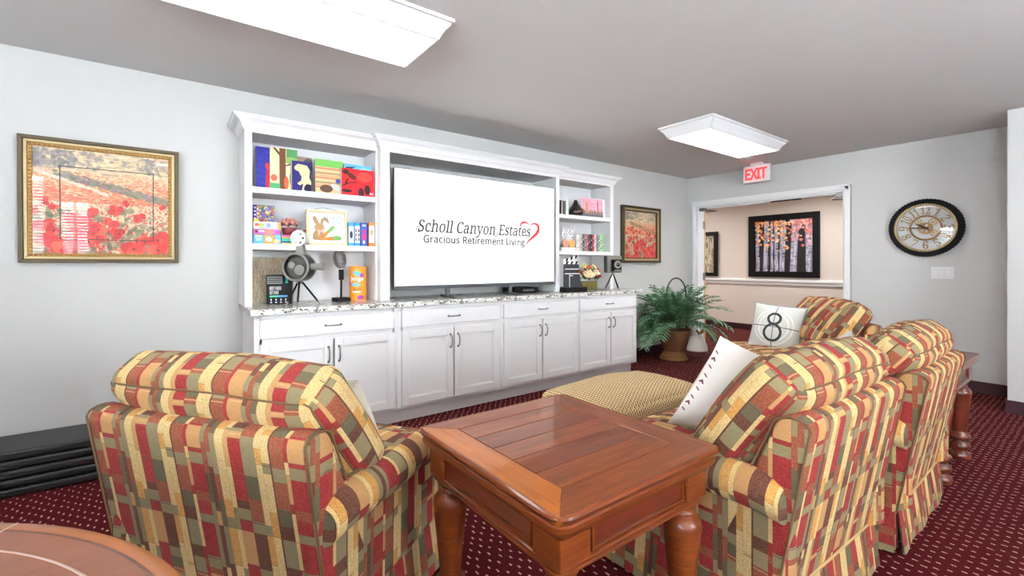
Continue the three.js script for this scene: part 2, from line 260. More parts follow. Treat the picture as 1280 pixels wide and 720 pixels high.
// doorway to the hall: casing, jamb, two leaves folded back against the hall side
{
  const c = 0.058, t = 0.02, tr = new THREE.Group(); tr.name = 'trim_1'; tr.userData.kind = 'structure'; scene.add(tr);
  mesh('casing', [bb(FAR - t, FAR, 0, DOOR.h + c, DOOR.z0 - c, DOOR.z0, 0.004), bb(FAR - t, FAR, 0, DOOR.h + c, DOOR.z1, DOOR.z1 + c, 0.004), bb(FAR - t, FAR, DOOR.h, DOOR.h + c, DOOR.z0 - c, DOOR.z1 + c, 0.004)], M.white, tr);
  mesh('casing_edge', [bb(FAR - t - 0.006, FAR, 0, DOOR.h + c, DOOR.z0 - c, DOOR.z0 - c + 0.018, 0.004), bb(FAR - t - 0.006, FAR, 0, DOOR.h + c, DOOR.z1 + c - 0.018, DOOR.z1 + c, 0.004), bb(FAR - t - 0.006, FAR, DOOR.h + c - 0.018, DOOR.h + c, DOOR.z0 - c, DOOR.z1 + c, 0.004)], M.white, tr);
  mesh('jamb', [bb(FAR, FAR + TH + 0.015, 0, DOOR.h, DOOR.z0 - 0.002, DOOR.z0 + 0.018), bb(FAR, FAR + TH + 0.015, 0, DOOR.h, DOOR.z1 - 0.018, DOOR.z1 + 0.002), bb(FAR, FAR + TH + 0.015, DOOR.h - 0.018, DOOR.h + 0.002, DOOR.z0, DOOR.z1)], M.white, tr);
  mesh('door_stop', [bb(FAR + 0.05, FAR + 0.09, DOOR.h - 0.032, DOOR.h - 0.018, DOOR.z0 + 0.018, DOOR.z1 - 0.018)], M.white, tr);
  mesh('coordinator_bar', [bb(FAR + 0.095, FAR + 0.12, DOOR.h - 0.045, DOOR.h - 0.019, DOOR.z0 + 0.03, 1.1, 0.003)], M.whiteMatte, tr);
  mesh('coordinator_arm', [bb(FAR + 0.095, FAR + 0.115, DOOR.h - 0.045, DOOR.h - 0.03, 1.1, 1.45, 0.003)], M.darkMetal, tr);
  for (const [n, s, zj] of [[1, -1, DOOR.z0], [2, 1, DOOR.z1]]) {
    const d = new THREE.Group(); d.name = 'door_' + n; d.userData.kind = 'structure'; scene.add(d);
    const x0 = FAR + TH + 0.02, e = zj - s * 0.014;
    mesh('door_leaf', bb(x0, x0 + 0.044, 0.012, DOOR.h - 0.02, Math.min(e, e + s * 0.885), Math.max(e, e + s * 0.885), 0.003), M.oak, d);
    for (const y of [0.28, 1.02, 1.76]) mesh('hinge', [bb(x0 - 0.03, x0 + 0.03, y - 0.055, y + 0.055, zj - s * 0.0165 - 0.002, zj - s * 0.0165 + 0.002), bar([x0 - 0.004, y - 0.055, zj - s * 0.024], [x0 - 0.004, y + 0.055, zj - s * 0.024], 0.008)], M.nickel, d);
    mesh('door_closer', [bb(FAR + 0.02, FAR + 0.085, DOOR.h - 0.075, DOOR.h - 0.034, Math.min(zj - s * 0.02, zj - s * 0.1), Math.max(zj - s * 0.02, zj - s * 0.1), 0.006), bar([FAR + 0.06, DOOR.h - 0.06, zj - s * 0.09], [FAR + 0.19, DOOR.h - 0.075, zj - s * 0.19], 0.008), bar([FAR + 0.19, DOOR.h - 0.075, zj - s * 0.19], [FAR + 0.24, DOOR.h - 0.075, zj + s * 0.2], 0.008)], M.nickel, d);
  }
}
// hall handrail: two shaped strips on a backing
{
  const o = thing('hall_handrail', 'cream double-strip handrail along the hall wall beyond the doorway', 'handrail');
  for (const [y, h, d] of [[0.905, 0.045, 0.055], [0.852, 0.03, 0.035]]) mesh('rail_strip', bb(HALL - d, HALL, y - h / 2, y + h / 2, -3.0, 4.95, 0.012), M.whiteMatte, o);
  mesh('backing_board', bb(HALL - 0.018, HALL, 0.82, 0.94, -3.0, 4.95, 0.004), M.whiteMatte, o);
}

// ------------------------------------------------------------------ ceiling lights
const lensMat = new THREE.MeshStandardMaterial({ color: 0xffffff, emissive: 0xffffff, emissiveIntensity: 1.6, roughness: 0.5 });
function ceilingLight(label, xc, zc, lx, lz, power, color, group) {
  const o = thing('ceiling_light', label, 'ceiling light', [xc, H, zc], 0, group), hx = lx / 2, hz = lz / 2;
  const prof = [[0, 0], [0, -0.016], [0.012, -0.02], [0.018, -0.034], [0.034, -0.05], [0.05, -0.078], [0.058, -0.096]];   // inset, drop
  const ring = prof.map(([i, y]) => [[-hx + i, y, -hz + i], [hx - i, y, -hz + i], [hx - i, y, hz - i], [-hx + i, y, hz - i]]);
  const sides = [];
  for (let k = 0; k < 4; k++) sides.push(grid(1, prof.length - 1, (u, v) => { const q = ring[Math.round(v * (prof.length - 1))]; return u < 0.5 ? q[k] : q[(k + 1) % 4]; }, false));
  mesh('crown_frame', crease(merge(sides), 0.5), M.white, o);
  const inner = 0.058; mesh('frame_lip', [bb(-hx + inner, hx - inner, -0.1, -0.092, -hz + inner, -hz + inner + 0.008), bb(-hx + inner, hx - inner, -0.1, -0.092, hz - inner - 0.008, hz - inner), bb(-hx + inner, -hx + inner + 0.008, -0.1, -0.092, -hz + inner, hz - inner), bb(hx - inner - 0.008, hx - inner, -0.1, -0.092, -hz + inner, hz - inner)], M.white, o);
  mesh('diffuser', bb(-hx + inner + 0.006, hx - inner - 0.006, -0.098, -0.092, -hz + inner + 0.006, hz - inner - 0.006), lensMat, o);
  const l = new THREE.RectAreaLight(color, power, lx - 2 * inner - 0.02, lz - 2 * inner - 0.02); l.name = 'diffuser_light'; l.position.set(0, -0.104, 0); l.rotation.x = -Math.PI / 2; o.add(l);
}
ceilingLight('white crown-framed ceiling light above the armchair with its back to the round table', 0.45, 1.49, 1.40, 0.53, LAMP_POWER, LAMP_COLOR);
ceilingLight('white crown-framed ceiling light in front of the exit sign', 4.26, 1.51, 1.40, 0.53, LAMP_POWER, LAMP_COLOR);
ceilingLight('white crown-framed ceiling light above the round table', 0.45, 4.9, 1.40, 0.53, LAMP_POWER, LAMP_COLOR);
ceilingLight('white crown-framed ceiling light beside the jutting side wall', 3.9, 4.9, 1.40, 0.53, LAMP_POWER, LAMP_COLOR);
ceilingLight('white ceiling light in the hall beyond the doorway', 7.3, 1.1, 0.6, 1.3, HALL_POWER, HALL_COLOR);
ceilingLight('white ceiling light at the end of the hall behind the far wall', 7.3, -1.9, 0.6, 1.3, HALL_POWER, HALL_COLOR);

// smoke detector and exit sign
{
  const p = at(932, 199, 'y', 2.42), o = thing('smoke_detector', 'small white round smoke detector on the ceiling before the exit sign', 'smoke detector', [p.x, H, p.z]);
  mesh('housing', lathe([[0, 0], [0.06, 0], [0.062, -0.012], [0.05, -0.03], [0.03, -0.036], [0, -0.037]].reverse(), 28), M.whiteMatte, o);
  mesh('vent_ring', new THREE.TorusGeometry(0.054, 0.004, 6, 28).rotateX(Math.PI / 2).translate(0, -0.016, 0), M.gunmetal, o);
  const e = thing('exit_sign', 'white ceiling-hung exit sign with glowing red letters above the doorway', 'exit sign', [5.75, 2.205, 1.105]);
  mesh('housing', bb(-0.022, 0.022, 0, 0.205, -0.158, 0.158, 0.006), M.whiteMatte, e);
  mesh('canopy', [bb(-0.03, 0.03, 0.205, 0.235, -0.07, 0.07, 0.006)], M.whiteMatte, e);
  const red = new THREE.MeshStandardMaterial({ color: 0xff5a5a, emissive: 0xff3040, emissiveIntensity: 0.4, roughness: 0.5 });
  'EXIT'.split('').forEach((ch, i) => mesh('letter', words(ch, 0.125, 0.003).scale([0.92, 0.92, 1, 0.92][i], 1.12, 1).rotateY(-Math.PI / 2).translate(-0.0225, 0.1, -0.1 + [0, 0.075, 0.13, 0.188][i]), red, e, 'glowing red letter'));
  const l = new THREE.PointLight(0xff4048, 0.006); l.position.set(-0.06, 0.12, 0); l.shadow.radius = 2; e.add(l);
}

// ------------------------------------------------------------------ built-in cabinets
const FZ = 0.56;                                                     // face of the base cabinets
const spans = [[0.41, 1.345, 0.441, 0.877, 0.890, 1.318], [1.345, 2.280, 1.373, 1.808, 1.820, 2.252], [2.280, 3.213, 2.307, 2.738, 2.752, 3.192], [3.213, 4.118, 3.235, 3.680, 3.694, 4.100]];
const whose = ['below the film projector', 'below the television, nearer the microphone', 'below the television, nearer the clapperboard', 'beside the potted palm'];
function pull(len, parent, x, y, z, turn, parentName) {
  const g = tube([[-len / 2, 0, 0], [-len / 2 + 0.004, 0, 0.016], [-len / 4, 0, 0.026], [0, 0, 0.029], [len / 4, 0, 0.026], [len / 2 - 0.004, 0, 0.016], [len / 2, 0, 0]], 0.0048, 20, 8);
  const ends = [-1, 1].map((s) => new THREE.CylinderGeometry(0.008, 0.009, 0.004, 12).rotateX(Math.PI / 2).translate(s * len / 2, 0, 0.002));
  const m = mesh('handle', merge([g, ...ends]), M.nickel, parent, 'brushed nickel arched pull'); m.position.set(x, y, z); m.rotation.z = turn; return m;
}
spans.forEach(([x0, x1, a, b, c, d], i) => {
  const o = thing('base_cabinet', 'white cabinet with drawer and two doors, ' + whose[i], 'cabinet', [0, 0, 0], 0, 'base cabinets under the stone worktop');
  mesh('body', [bb(x0, x1, 0.113, 0.876, 0.004, FZ - 0.02), bb(x0, a + 0.012, 0.113, 0.876, FZ - 0.02, FZ, 0.001), bb(d - 0.012, x1, 0.113, 0.876, FZ - 0.02, FZ, 0.001), bb(a, d, 0.845, 0.876, FZ - 0.02, FZ), bb(a, d, 0.69, 0.738, FZ - 0.02, FZ), bb(a, d, 0.113, 0.155, FZ - 0.02, FZ)], M.white, o);
  mesh('toe_kick', bb(x0, i === 3 ? 4.145 - 0.02 : x1, 0, 0.113, 0.4, 0.485), M.white, o);
  const dr = mesh('drawer', box(d - a, 0.848 - 0.728, 0.02, 0, 0, 0, 0.004), M.white, o); dr.position.set((a + d) / 2, 0.788, FZ + 0.0105);
  pull(0.1, dr, 0, 0, 0.01, 0);
  for (const [u, v, s] of [[a, b, 1], [c, d, -1]]) {
    const w = v - u, y0 = 0.143, y1 = 0.696, h = y1 - y0, r = 0.055, q = new THREE.Group(); q.name = 'door'; q.position.set((u + v) / 2, y0 + h / 2, FZ + 0.0005); o.add(q);
    mesh('door_frame', [bb(-w / 2, -w / 2 + r, -h / 2, h / 2, 0, 0.02, 0.002), bb(w / 2 - r, w / 2, -h / 2, h / 2, 0, 0.02, 0.002), bb(-w / 2 + r, w / 2 - r, h / 2 - r, h / 2, 0, 0.02, 0.002), bb(-w / 2 + r, w / 2 - r, -h / 2, -h / 2 + r, 0, 0.02, 0.002)], M.white, q);
    mesh('door_panel', bb(-w / 2 + r - 0.002, w / 2 - r + 0.002, -h / 2 + r - 0.002, h / 2 - r + 0.002, 0.002, 0.009), M.white, q);
    const m = 0.008; mesh('panel_bead', [[-w / 2 + r + m / 2, 0, m, h - 2 * r], [w / 2 - r - m / 2, 0, m, h - 2 * r], [0, h / 2 - r - m / 2, w - 2 * r, m], [0, -h / 2 + r + m / 2, w - 2 * r, m]].map(([x, y, ww, hh]) => box(ww, hh, 0.007, x, y, 0.0115, 0.002)), M.white, q);
    pull(0.1, q, s * (w / 2 - 0.028), h / 2 - 0.105, 0.02, Math.PI / 2);
  }
});
mesh('end_panel', bb(4.118, 4.128, 0.113, 0.876, 0.004, FZ), M.white, scene.getObjectByName('base_cabinet_003'));
tag(mesh('worktop', [bb(0.386, 4.19, 0.878, 0.918, 0.002, 0.598, 0.006)], M.granite, scene), 'polished white granite worktop with black and grey speckles', 'worktop');

const CT = 0.918, SZ = 0.32, CZ = 0.38, TOP = 2.178, OPEN = 2.076;
const crownProfile = [[0, 2.088], [0.006, 2.088], [0.008, 2.1], [0.016, 2.106], [0.02, 2.122], [0.032, 2.14], [0.05, 2.152], [0.058, 2.156], [0.06, 2.164], [0.07, 2.166], [0.074, 2.178], [-0.03, 2.178]];
function crown(path, prof = crownProfile) {                          // mitred moulding swept along a plan path; outward = (-dz, dx)
  const n = path.length, nor = [], off = [];
  for (let i = 0; i < n - 1; i++) { const dx = path[i + 1][0] - path[i][0], dz = path[i + 1][1] - path[i][1], l = Math.hypot(dx, dz); nor.push([-dz / l, dx / l]); }
  for (let i = 0; i < n; i++) { const a = nor[Math.max(0, i - 1)], b = nor[Math.min(n - 2, i)], k = 1 + a[0] * b[0] + a[1] * b[1]; off.push([(a[0] + b[0]) / k, (a[1] + b[1]) / k]); }
  const strips = [];
  for (let i = 0; i < n - 1; i++) strips.push(grid(1, prof.length - 1, (u, v) => { const [o, y] = prof[Math.round(v * (prof.length - 1))], j = u < 0.5 ? i : i + 1; return [path[j][0] + off[j][0] * o, y, path[j][1] + off[j][1] * o]; }));
  return crease(merge(strips), 0.35);
}
function bookcase(label, x0, x1, i0, i1, shelfTop, path) {
  const o = thing('bookcase', label, 'bookcase');
  mesh('side_panel', bb(x0, i0 - 0.012, CT, TOP - 0.02, 0.002, SZ - 0.018), M.white, o); mesh('side_panel', bb(i1 + 0.012, x1, CT, TOP - 0.02, 0.002, SZ - 0.018), M.white, o);
  mesh('back_panel', bb(i0 - 0.012, i1 + 0.012, CT, TOP - 0.02, 0.002, 0.012), M.white, o); mesh('top_panel', bb(i0 - 0.012, i1 + 0.012, OPEN + 0.006, OPEN + 0.026, 0.012, SZ - 0.018), M.white, o);
  mesh('face_frame', [bb(x0, i0, CT, TOP - 0.012, SZ - 0.018, SZ, 0.0015), bb(i1, x1, CT, TOP - 0.012, SZ - 0.018, SZ, 0.0015), bb(i0, i1, OPEN, TOP - 0.012, SZ - 0.018, SZ, 0.0015)], M.white, o);
  for (const y of shelfTop) mesh('shelf', bb(i0 - 0.011, i1 + 0.011, y - 0.04, y, 0.012, SZ - 0.002, 0.002), M.white, o);
  mesh('cornice', crown(path), M.cornice, o); return o;
}
const SH1 = 1.717, SH2 = 1.337;
bookcase('white open bookcase holding picture books, boxed games and the film projector', 0.387, 1.282, 0.431, 1.268, [SH1, SH2], [[0.387, 0.004], [0.387, SZ], [1.282, SZ]]);
bookcase('white open bookcase holding discs, a skyline picture and the vintage camera', 3.142, 4.03, 3.184, 3.976, [SH1, SH2], [[3.142, SZ], [4.03, SZ], [4.03, 0.004]]);
{
  const o = thing('television_surround', 'white cabinet frame with deep cornice around the television', 'cabinet frame');
  mesh('post', bb(1.284, 1.358, CT, TOP - 0.012, 0.002, CZ, 0.002), M.white, o); mesh('post', bb(3.098, 3.14, CT, TOP - 0.012, 0.002, CZ, 0.002), M.white, o);
  mesh('top_rail', bb(1.358, 3.098, 2.068, TOP - 0.012, CZ - 0.02, CZ, 0.002), M.white, o); mesh('top_panel', bb(1.358, 3.098, 2.07, 2.09, 0.002, CZ - 0.02), M.white, o);
  mesh('cornice', crown([[1.284, SZ + 0.004], [1.284, CZ], [3.14, CZ], [3.14, SZ + 0.004]]), M.cornice, o);
}

// ------------------------------------------------------------------ television and set-top box
{
  const x0 = 1.392, x1 = 3.074, y0 = 0.998, y1 = 1.958, w = x1 - x0, h = y1 - y0, z = 0.372;
  const o = thing('television', 'large flat television with a white screen showing a black slogan and red heart', 'television', [(x0 + x1) / 2, CT, z]), yb = y0 - CT;
  mesh('casing', [bb(-w / 2, w / 2, yb, yb + h, -0.03, 0.004, 0.004), bb(-w / 2 + 0.25, w / 2 - 0.25, yb + 0.1, yb + h - 0.3, -0.06, -0.03, 0.01)], M.gunmetal, o);
  mesh('chin_bezel', bb(-w / 2, w / 2, yb, yb + 0.02, 0.004, 0.008, 0.002), M.gunmetal, o);
  const t = canvasTex(2048, 1150, (g, W, Hh) => {
    g.fillStyle = '#ffffff'; g.fillRect(0, 0, W, Hh);
    g.save(); g.translate(232, 606); g.transform(1, 0, -0.17, 1, 0, 0); g.fillStyle = '#1c1c1c'; g.font = '150px serif'; const tw = g.measureText('Scholl Canyon Estates').width; g.scale(1440 / tw, 1.1); g.fillText('Scholl Canyon Estates', 0, 0); g.strokeStyle = '#1c1c1c'; g.lineWidth = 3; g.strokeText('Scholl Canyon Estates', 0, 0); g.restore();
    g.strokeStyle = '#1c1c1c'; g.lineWidth = 7;
    g.beginPath(); g.arc(252, 584, 26, 0.2, 5.4); g.stroke(); g.beginPath(); g.arc(1176, 600, 24, 5.0, 9.6); g.stroke(); g.beginPath(); g.arc(1632, 600, 26, 5.6, 10.4); g.stroke();
    g.fillStyle = '#262626'; g.font = '96px sans-serif'; const t2 = g.measureText('Gracious Retirement Living').width; g.save(); g.translate(296, 716); g.scale(1296 / t2, 1.06); g.fillText('Gracious Retirement Living', 0, 0); g.strokeStyle = '#262626'; g.lineWidth = 3; g.strokeText('Gracious Retirement Living', 0, 0); g.restore();
    const swoosh = (pts, c) => { g.fillStyle = c; g.beginPath(); g.moveTo(pts[0][0], pts[0][1]); for (let k = 1; k < pts.length; k += 3) g.bezierCurveTo(pts[k][0], pts[k][1], pts[k + 1][0], pts[k + 1][1], pts[k + 2][0], pts[k + 2][1]); g.fill(); };
    swoosh([[1522, 492], [1516, 410], [1640, 410], [1668, 486], [1640, 446], [1552, 436], [1536, 492]], '#e23a38');
    swoosh([[1660, 500], [1690, 410], [1846, 418], [1814, 540], [1780, 620], [1650, 640], [1600, 730], [1616, 640], [1730, 600], [1776, 530], [1806, 446], [1700, 440], [1660, 500]], '#e23a38');
  });
  mesh('screen', new THREE.PlaneGeometry(w - 0.012, h - 0.032).translate(0, yb + h / 2 + 0.012, 0.0048), new THREE.MeshStandardMaterial({ color: 0x050505, roughness: 0.6, emissive: 0xffffff, emissiveMap: t, emissiveIntensity: 1.02 }), o);
  for (const x of [-0.36, 0.30]) { mesh('foot', [bar([x, yb, -0.01], [x, 0.02, -0.01], 0.02, 0.02), bar([x, 0.012, -0.12], [x - 0.02, 0.008, 0.15], 0.012, 0.008), bar([x, 0.012, -0.01], [x + 0.03, 0.008, 0.06], 0.012, 0.006)], M.gunmetal, o); }
  const s = thing('cable_box', 'black set-top box with a lit display under the television', 'cable box', [2.78, CT, 0.2]);
  mesh('case', bb(-0.15, 0.15, 0.004, 0.052, -0.1, 0.1, 0.005), M.black, s);
  mesh('display_window', bb(-0.045, 0.09, 0.016, 0.036, 0.1, 0.102), std(0x6a6e72, 0.25), s); for (const x of [-0.12, 0.12]) mesh('rubber_foot', bb(x - 0.012, x + 0.012, 0, 0.004, -0.08, 0.08), M.blackMatte, s);
}

// ------------------------------------------------------------------ upholstery
// box cushion: six crowned faces, the seams between them carry the piping
function cushionGeo(w, h, d, o = {}) {
  const { r = 0.03, crown = 0.03, side = 0.012, n = 14, seed = 1, wob = 0.004, uOff = 0, vOff = 0 } = o, half = [w / 2, h / 2, d / 2], rand = rngOf(seed), ph = [rand() * 6, rand() * 6, rand() * 6];
  const place = (p) => {
    const q = p.map((c, i) => Math.max(-half[i] + r, Math.min(half[i] - r, c * half[i]))), e = p.map((c, i) => c * half[i] - q[i]), l = Math.hypot(...e) || 1, out = q.map((c, i) => c + e[i] / l * r);
    const [x, y, z] = p, f = (a, b) => Math.pow(Math.max(0, 1 - a * a), 0.7) * Math.pow(Math.max(0, 1 - b * b), 0.7);
    if (Math.abs(z) > 0.999) out[2] += Math.sign(z) * crown * f(x, y); if (Math.abs(y) > 0.999) out[1] += Math.sign(y) * side * f(x, z); if (Math.abs(x) > 0.999) out[0] += Math.sign(x) * side * f(y, z);
    const m = wob * Math.min(1, 4 * (1 - Math.abs(x) * 0.5)); out[2] += m * Math.sin(out[0] * 13 + ph[0]) * Math.cos(out[1] * 11 + ph[1]); out[1] += m * Math.sin(out[0] * 9 + ph[2]) * 0.8;
    return out;
  };
  const warp = (t) => { const a = 2 * t - 1; return Math.sign(a) * (1 - Math.pow(1 - Math.abs(a), 1.6)); }, faces = [];
  for (const ax of [0, 1, 2]) for (const s of [-1, 1]) {
    const a = (ax + 1) % 3, b = (ax + 2) % 3;
    faces.push(grid(n, n, (u, v) => {
      const p = [0, 0, 0]; p[ax] = s; p[a] = warp(u); p[b] = warp(v); const q = place(p), X = p[0] * half[0], Y = p[1] * half[1], Z = p[2] * half[2];
      const [U, W] = ax === 0 ? [Z + 0.11, Y] : ax === 1 ? [X + uOff, Z + s * half[1] + vOff] : [X + uOff, Y + vOff]; return [...q, U, W];
    }, s < 0));
  }
  return { geo: smooth(merge(faces)), place };
}
function seamLoop(place, axis, s, r = 0.005, n = 10) {               // piping round the face +-axis
  const a = (axis + 1) % 3, b = (axis + 2) % 3, pts = [], push = (u, v) => { const p = [0, 0, 0]; p[axis] = s * 0.998; p[a] = u; p[b] = v; pts.push(V(...place(p))); };
  for (let k = 0; k < n; k++) push(-1 + 2 * k / n, -1); for (let k = 0; k < n; k++) push(1, -1 + 2 * k / n); for (let k = 0; k < n; k++) push(1 - 2 * k / n, 1); for (let k = 0; k < n; k++) push(-1, 1 - 2 * k / n);
  return new THREE.TubeGeometry(new THREE.CatmullRomCurve3(pts, true), pts.length * 3, r, 6, true);
}
function pillowGeo(w, h, t, n = 22, uvm = false) {
  const side = (s) => grid(n, n, (u, v) => {
    const x = 2 * u - 1, y = 2 * v - 1, k = Math.pow(Math.max(0, 1 - Math.pow(Math.abs(x), 2.6)), 0.62) * Math.pow(Math.max(0, 1 - Math.pow(Math.abs(y), 2.6)), 0.62);
    return [w / 2 * x * (1 - 0.07 * (1 - y * y)), h / 2 * y * (1 - 0.07 * (1 - x * x)), s * (t / 2 * k + 0.004 * Math.sin(x * 5 + y * 3) * k), uvm ? x * w / 2 : u, uvm ? y * h / 2 : v];
  }, s < 0);
  return [side(1), side(-1)];
}
// armchair, local: front +z, the rear top edge of the back at z = -0.45
function makeArmchair(label, group) {
  const o = thing('plaid_armchair', label, 'armchair', [0, 0, 0], 0, group), S = (s) => s - 0.45, hw = 0.412;
  // back: profile in (s, y), drawn along x
  const bp = new THREE.Shape(); bp.moveTo(0.102, 0.165); bp.lineTo(0.004, 0.715); bp.quadraticCurveTo(-0.002, 0.752, 0.03, 0.762); bp.quadraticCurveTo(0.055, 0.769, 0.08, 0.754); bp.quadraticCurveTo(0.104, 0.735, 0.112, 0.7); bp.lineTo(0.25, 0.36); bp.lineTo(0.25, 0.165); bp.closePath();
  let g = extrude(bp, hw * 2, 0.018, 4, 8).rotateY(-Math.PI / 2).translate(hw, 0, -0.45);
  g = crease(boxUV(g, 0.05, 0.02), 0.9);
  mesh('backrest', g, M.plaid, o);
  const edge = [[0.1, 0.18], [0.05, 0.46], [0.006, 0.71], [0.002, 0.742], [0.03, 0.758], [0.07, 0.757], [0.1, 0.74], [0.115, 0.7], [0.17, 0.57]];
  for (const s of [-1, 1]) mesh('piping', tube(edge.map(([a, y]) => [s * (hw - 0.003), y, S(a)]), 0.0034, 40, 6), M.piping, o);
  // seat body
  mesh('seat_base', boxUV(bb(-0.40, 0.40, 0.165, 0.375, S(0.2), S(0.80), 0.02)), M.plaid, o);
  // rolled arms
  for (const s of [-1, 1]) {
    const c = [0.403, 0.516], R = 0.064, pts = [[0.408, 0.165], [0.410, 0.32], [0.412, 0.455]];
    for (let k = 0; k <= 16; k++) { const a = -1.25 + k / 16 * (Math.PI + 1.25); pts.push([c[0] + Math.cos(a) * R, c[1] + Math.sin(a) * R]); }
    pts.push([0.335, 0.44], [0.325, 0.30], [0.325, 0.165]);
    const len = [0]; for (let k = 1; k < pts.length; k++) len.push(len[k - 1] + Math.hypot(pts[k][0] - pts[k - 1][0], pts[k][1] - pts[k - 1][1]));
    const s0 = 0.07, s1 = 0.565, NV = 18;
    const skin = grid(pts.length - 1, NV, (u, v) => { const k = Math.round(u * (pts.length - 1)), q = s0 + (s1 - s0) * v, sh = 1 - 0.16 * Math.pow(Math.max(0, 1 - v * 6), 2); return [s * (pts[k][0] - 0.37) * sh + s * 0.37, (pts[k][1] - 0.4) * sh + 0.4 + 0.004 * Math.sin(v * 8), S(q), q * 1.0 + 0.06, len[k]]; }, s > 0);
    const cap = (q, dir, bulge) => { const cx = 0.372, rings = 5; return grid(pts.length - 1, rings, (u, v) => { const k = Math.round(u * (pts.length - 1)), t = v; const y0 = Math.min(pts[k][1], 0.5); return [s * (pts[k][0] * (1 - t) + cx * t), pts[k][1] * (1 - t) + y0 * t, S(q) + dir * bulge * (1 - (1 - t) * (1 - t)), pts[k][0] * (1 - t) + cx * t, pts[k][1] * (1 - t) + y0 * t].map((c, i) => dir > 0 || i > 1 ? c : i ? (c - 0.4) * 0.84 + 0.4 : s * ((s * c - 0.37) * 0.84 + 0.37)); }, (s > 0) === (dir > 0)); };
    mesh('arm', merge([smooth(skin), cap(s1, 1, 0.022), cap(s0, -1, 0.012)]), M.plaid, o);
    mesh('piping', tube(pts.slice(2, -2).map(([x, y]) => [s * x, y, S(s1)]), 0.005, 60, 6), M.piping, o);
  }
  // T-shaped seat cushion, in plan (x, s)
  const tp = [[-0.325, 0.2], [0.325, 0.2], [0.325, 0.585], [0.415, 0.60], [0.418, 0.84], [-0.418, 0.84], [-0.415, 0.60], [-0.325, 0.585]];
  const sc = boxUV(extrude(tp, 0.125, 0.022, 4).rotateX(Math.PI / 2).translate(0, 0.487, -0.45), 0.09, 0.2), pp = sc.attributes.position;
  for (let k = 0; k < pp.count; k++) if (pp.getY(k) > 0.45) pp.setY(k, pp.getY(k));
  const sm = mesh('seat_cushion', crease(sc, 0.9), M.plaid, o);
  for (const y of [0.478, 0.372]) mesh('piping', new THREE.TubeGeometry(new THREE.CatmullRomCurve3(tp.map(([x, q]) => V(x * 0.985, y, S(q * 0.995 + 0.002))), true, 'catmullrom', 0.06), 90, 0.005, 6, true), M.piping, sm);
  mesh('cushion_crown', grid(14, 12, (u, v) => { const q = 0.22 + v * 0.60, w = q > 0.585 ? 0.40 : 0.31, x = (2 * u - 1) * w; return [x, 0.484 + 0.03 * Math.pow(Math.max(0, (1 - (2 * u - 1) ** 2) * (1 - (2 * v - 1) ** 2)), 0.6), S(q), x + 0.09, q - 0.45 + 0.2]; }, true), M.plaid, sm);
  // back cushion, tipped over the back
  const cu = cushionGeo(0.80, 0.43, 0.165, { r: 0.05, crown: 0.045, side: 0.026, seed: 4, n: 20, uOff: 0.17, vOff: 0.1 });
  const cm = mesh('back_cushion', cu.geo, M.plaid, o); cm.position.set(0, 0.712, S(0.212)); cm.rotation.x = -0.64;
  for (const s of [-1, 1]) mesh('piping', seamLoop(cu.place, 2, s, 0.0036), M.piping, cm);
  // skirt: four flared panels, inverted pleats at the corners
  const panel = (w, lift) => smooth(merge([0, 1].map((k) => grid(16, 6, (u, v) => { const x = (u - 0.5) * w * (1 + 0.03 * (1 - v)), fl = (1 - v) * 0.022 + 0.005 * (1 - v) * Math.sin(u * 17 + w * 9); return [x, 0.012 + lift * (1 - v) * (2 * u - 1) ** 2 + v * 0.178, fl + (k ? -0.006 : 0), x + 0.05, v * 0.178]; }, !!k))));
  const put = (g, x, z, turn) => { const m = mesh('skirt', g, M.plaid, o); m.position.set(x, 0, z); m.rotation.y = turn; return m; };
  put(panel(0.80, 0.004), 0, S(0.098), Math.PI); put(panel(0.82, 0.004), 0, S(0.805), 0); put(panel(0.68, 0.004), 0.412, S(0.455), Math.PI / 2); put(panel(0.68, 0.004), -0.412, S(0.455), -Math.PI / 2);
  mesh('pleat_lining', [[-1, 0.13], [1, 0.13], [-1, 0.775], [1, 0.775]].map(([s, q]) => box(0.05, 0.16, 0.05, s * 0.385, 0.1, S(q))), M.plaid, o);
  mesh('piping', tube([[-0.405, 0.19, S(0.098)], [0, 0.19, S(0.096)], [0.405, 0.19, S(0.098)]], 0.005, 12, 6), M.pipingPale, o);
  return o;
}
const seatAt = (o, cx, cz, fx, fz) => { const l = Math.hypot(fx, fz); o.position.set(cx + 0.45 * fx / l, 0, cz + 0.45 * fz / l); o.rotation.set(0, Math.atan2(fx, fz), 0); return o; };
function copy(o, label) { const c = o.clone(); c.name = numbered(o.name.replace(/_\d+$/, '')); scene.add(c); c.userData = { ...o.userData, label }; return c; }
const CHAIRS = 'plaid upholstered armchairs';
const chairL = seatAt(makeArmchair('plaid skirted armchair turned away between the square wooden table and the black mats', CHAIRS), 0.03, 2.216, 0.813, -0.582);
const chairA = seatAt(copy(chairL, 'plaid skirted armchair with a white lettered pillow, touching the square wooden table'), 1.825, 3.275, 0.03, -1);
const chairB = seatAt(copy(chairL, 'plaid skirted armchair beside the dark side table near the jutting wall'), 2.80, 3.315, -0.02, -1);
const chairC = seatAt(copy(chairL, 'plaid skirted armchair with the number eight pillow, before the doorway'), 4.40, 2.46, -0.70, -0.71);

